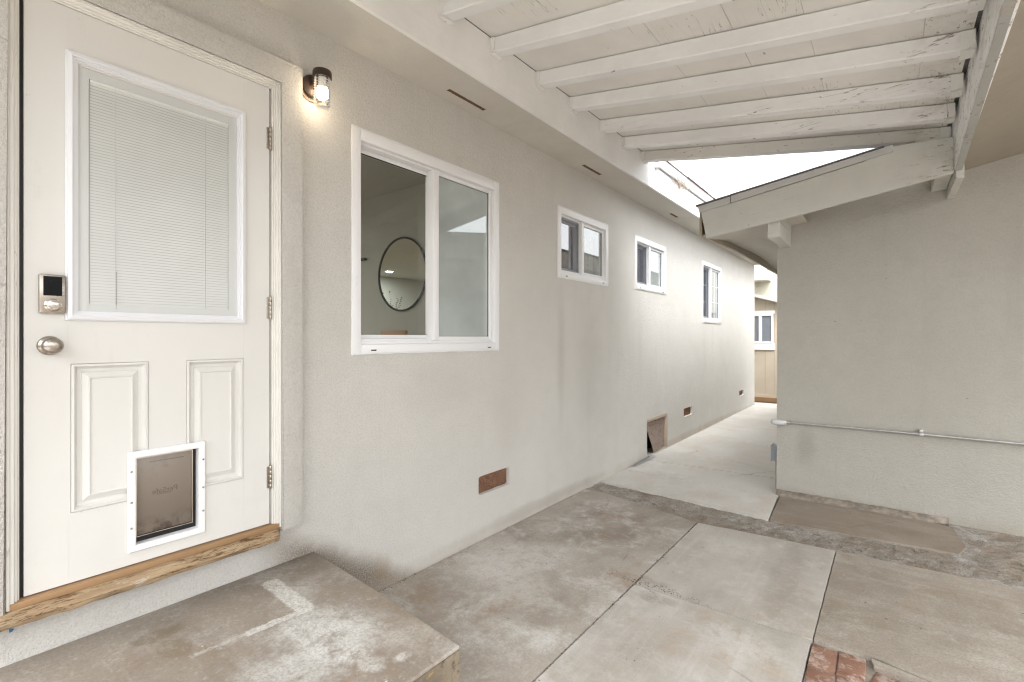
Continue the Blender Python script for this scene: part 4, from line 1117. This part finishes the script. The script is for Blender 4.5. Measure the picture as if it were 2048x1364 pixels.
m = MB(); m.box(2.490, 2.512, 5.056, 5.0995, .690, .712, bev=.002); m.tube([(2.49, 5.068, .672), (2.515, 5.068, .672)], .0165, 12); m.build('pipe_strap', M['fitting'], cd, smooth=True)
eb = thing('electrical_box', 'small blue grey box on the garage side wall low down', 'electrical box', (1.44, 5.2, .3))
m = MB(); m.box(1.420, 1.466, 5.13, 5.25, .285, .425, bev=.002); m.build('box_body', M['boxgrey'], eb)
m = MB(); m.box(1.414, 1.420, 5.125, 5.255, .280, .430, bev=.001); m.build('box_lid', M['boxgrey'], eb)
m = MB(); m.tube([(1.452, 5.19, .285), (1.452, 5.19, .0)], .011, 10); m.build('riser_pipe', M['galv'], eb, smooth=True)
# bent metal flashing by the hatch
m = MB(); m.prism([(.012, 5.10, .004), (.05, 5.12, .004), (.075, 5.7, .012), (.03, 5.72, .03), (.012, 5.45, .025)], (0, 0, .003)); m.prism([(.02, 5.15, .008), (.03, 5.15, .02), (.04, 5.6, .04), (.022, 5.62, .02)], (.004, 0, 0))
o = m.build('metal_flashing', M['galv']); tag(o, 'bent strip of metal flashing on the ground by the open hatch', 'metal strip')
m = MB(); m.prism([(.089, .246, .520), (.090, .258, .516), (.088, .254, .508), (.086, .247, .506)], (.002, 0, 0))
o = m.build('tape_scrap', plain('blue_tape', (.03, .10, .20), .6)); tag(o, 'scrap of blue tape stuck at the left end of the door sill', 'tape')
# bird nest
m = MB(); cN = Vector((.385, 5.62, 3.235))
for i in range(190):
    p = cN + Vector((random.gauss(0, .022), random.gauss(0, .16), random.gauss(0, .022) - .01)); d_ = Vector((random.gauss(0, .6), random.gauss(0, 1), random.gauss(-.3, .8))).normalized() * random.uniform(.03, .09)
    m.tube([p, p + d_ * .5 + Vector((0, 0, random.uniform(-.01, .01))), p + d_], [.0018, .0015, .0008], 4)
o = m.build('bird_nest', M['nest']); tag(o, 'ragged bird nest of twigs tucked behind the gutter edge', 'nest')

# ================================================================== FAR BUILDINGS
sh = thing('board_sided_annex', 'cream board and batten annex at the end of the passage', 'shed', (0, 12.6, 0))
m = MB(); m.prism([(-2.2, 12.40, .11), (2.6, 12.40, .11), (2.6, 12.40, 1.55), (-2.2, 12.40, 2.98)], (0, .1, 0)); m.build('wall', M['batten'], sh)
for k, xx in enumerate((-1.1, -.72, -.34, .048, .235, .62)):
    m = MB(); top = 2.98 - (xx + 2.2) * .298
    m.box(xx - .004, xx + .004, 12.396, 12.3995, .12, top); m.build('board_joint', M['eave_trim'], sh)
m = MB(); m.box(-2.2, 2.6, 12.388, 12.3998, .055, .135); m.build('base_trim', M['batten'], sh)
m = MB(); m.box(-2.2, 2.6, 12.36, 12.5, -.03, .075); o = m.build('sole_plate', M['sill_tan'], sh); o['label'] = 'bare brown wooden sole plate'
wf = MB(); wf.box(-.75, .245, 12.375, 12.3995, 1.16, 1.31, bev=.004); wf.box(-.75, .245, 12.378, 12.3995, 1.985, 2.06, bev=.004); ringbox(wf, -.70, .215, 1.31, 1.985, .05, 12.0, 12.0) if False else None
def ry(m, x0, x1, z0, z1, w, ya, yb):
    m.box(x0, x0 + w, ya, yb, z0, z1, 0, .003); m.box(x1 - w, x1, ya, yb, z0, z1, 0, .003); m.box(x0 + w, x1 - w, ya + .001, yb, z0, z0 + w, 0, .003); m.box(x0 + w, x1 - w, ya + .001, yb, z1 - w, z1, 0, .003)
ry(wf, -.70, .215, 1.31, 1.985, .045, 12.37, 12.3995); wf.box(-.085, -.02, 12.372, 12.3995, 1.355, 1.94)
wo = wf.build('window', M['vinyl'], sh)
for a_, b_ in ((-.655, -.085), (-.02, .17)):
    m = MB(); m.box(a_, b_, 12.392, 12.396, 1.355, 1.94); m.build('pane', M['winpane'] if 'winpane' in M else plain('grey_pane', (.20, .22, .25), .15), wo)
m = MB(); m.prism([(-2.3, 12.25, 3.02), (2.7, 12.25, 1.53), (2.7, 13.0, 1.53), (-2.3, 13.0, 3.02)], (0, 0, .07)); m.build('roof', M['barge'], sh)
nb = thing('neighbour_house', 'pale yellow stucco house with white eave beyond the annex', 'house', (0, 17, 0))
m = MB(); m.box(-6, 4, 15.2, 15.4, 0, 3.35); m.box(3.8, 4, 15.4, 20, 0, 3.35); m.build('wall', M['nwall'], nb)
m = MB(); m.box(-6.2, -.31, 14.7, 15.2, 3.02, 3.27, bev=.01); m.build('eave', M['vinyl'], nb)
m = MB()
for k in range(5): m.prism([(-6.2, 14.72 + k * .16, 3.28 + k * .05), (-.35, 14.72 + k * .16, 3.28 + k * .05), (-.35, 14.9 + k * .16, 3.33 + k * .05), (-6.2, 14.9 + k * .16, 3.33 + k * .05)], (0, 0, .02))
m.box(-6.2, -.36, 15.5, 20, 3.3, 3.55); m.build('roof', M['shingle_pale'], nb)

# ================================================================== BEHIND THE CAMERA
fn = thing('board_fence', 'grey board fence behind the patio', 'fence', (3, -5.2, 0))
m = MB(); m.box(-3, 9, -5.16, -5.12, .4, .49); m.box(-3, 9, -5.16, -5.12, 1.4, 1.49); m.build('rail', M['fence'], fn)
base = None
for i in range(60):
    if base is None:
        m = MB(); m.box(-3, -2.81, -5.2, -5.18, 0, 1.8, bev=.003); base = m.build('fence_board', M['fence'], fn)
    else:
        c_ = copyo(base, fn); c_.location = Vector(base.location) + Vector((i * .2, 0, random.uniform(-.01, .01)))
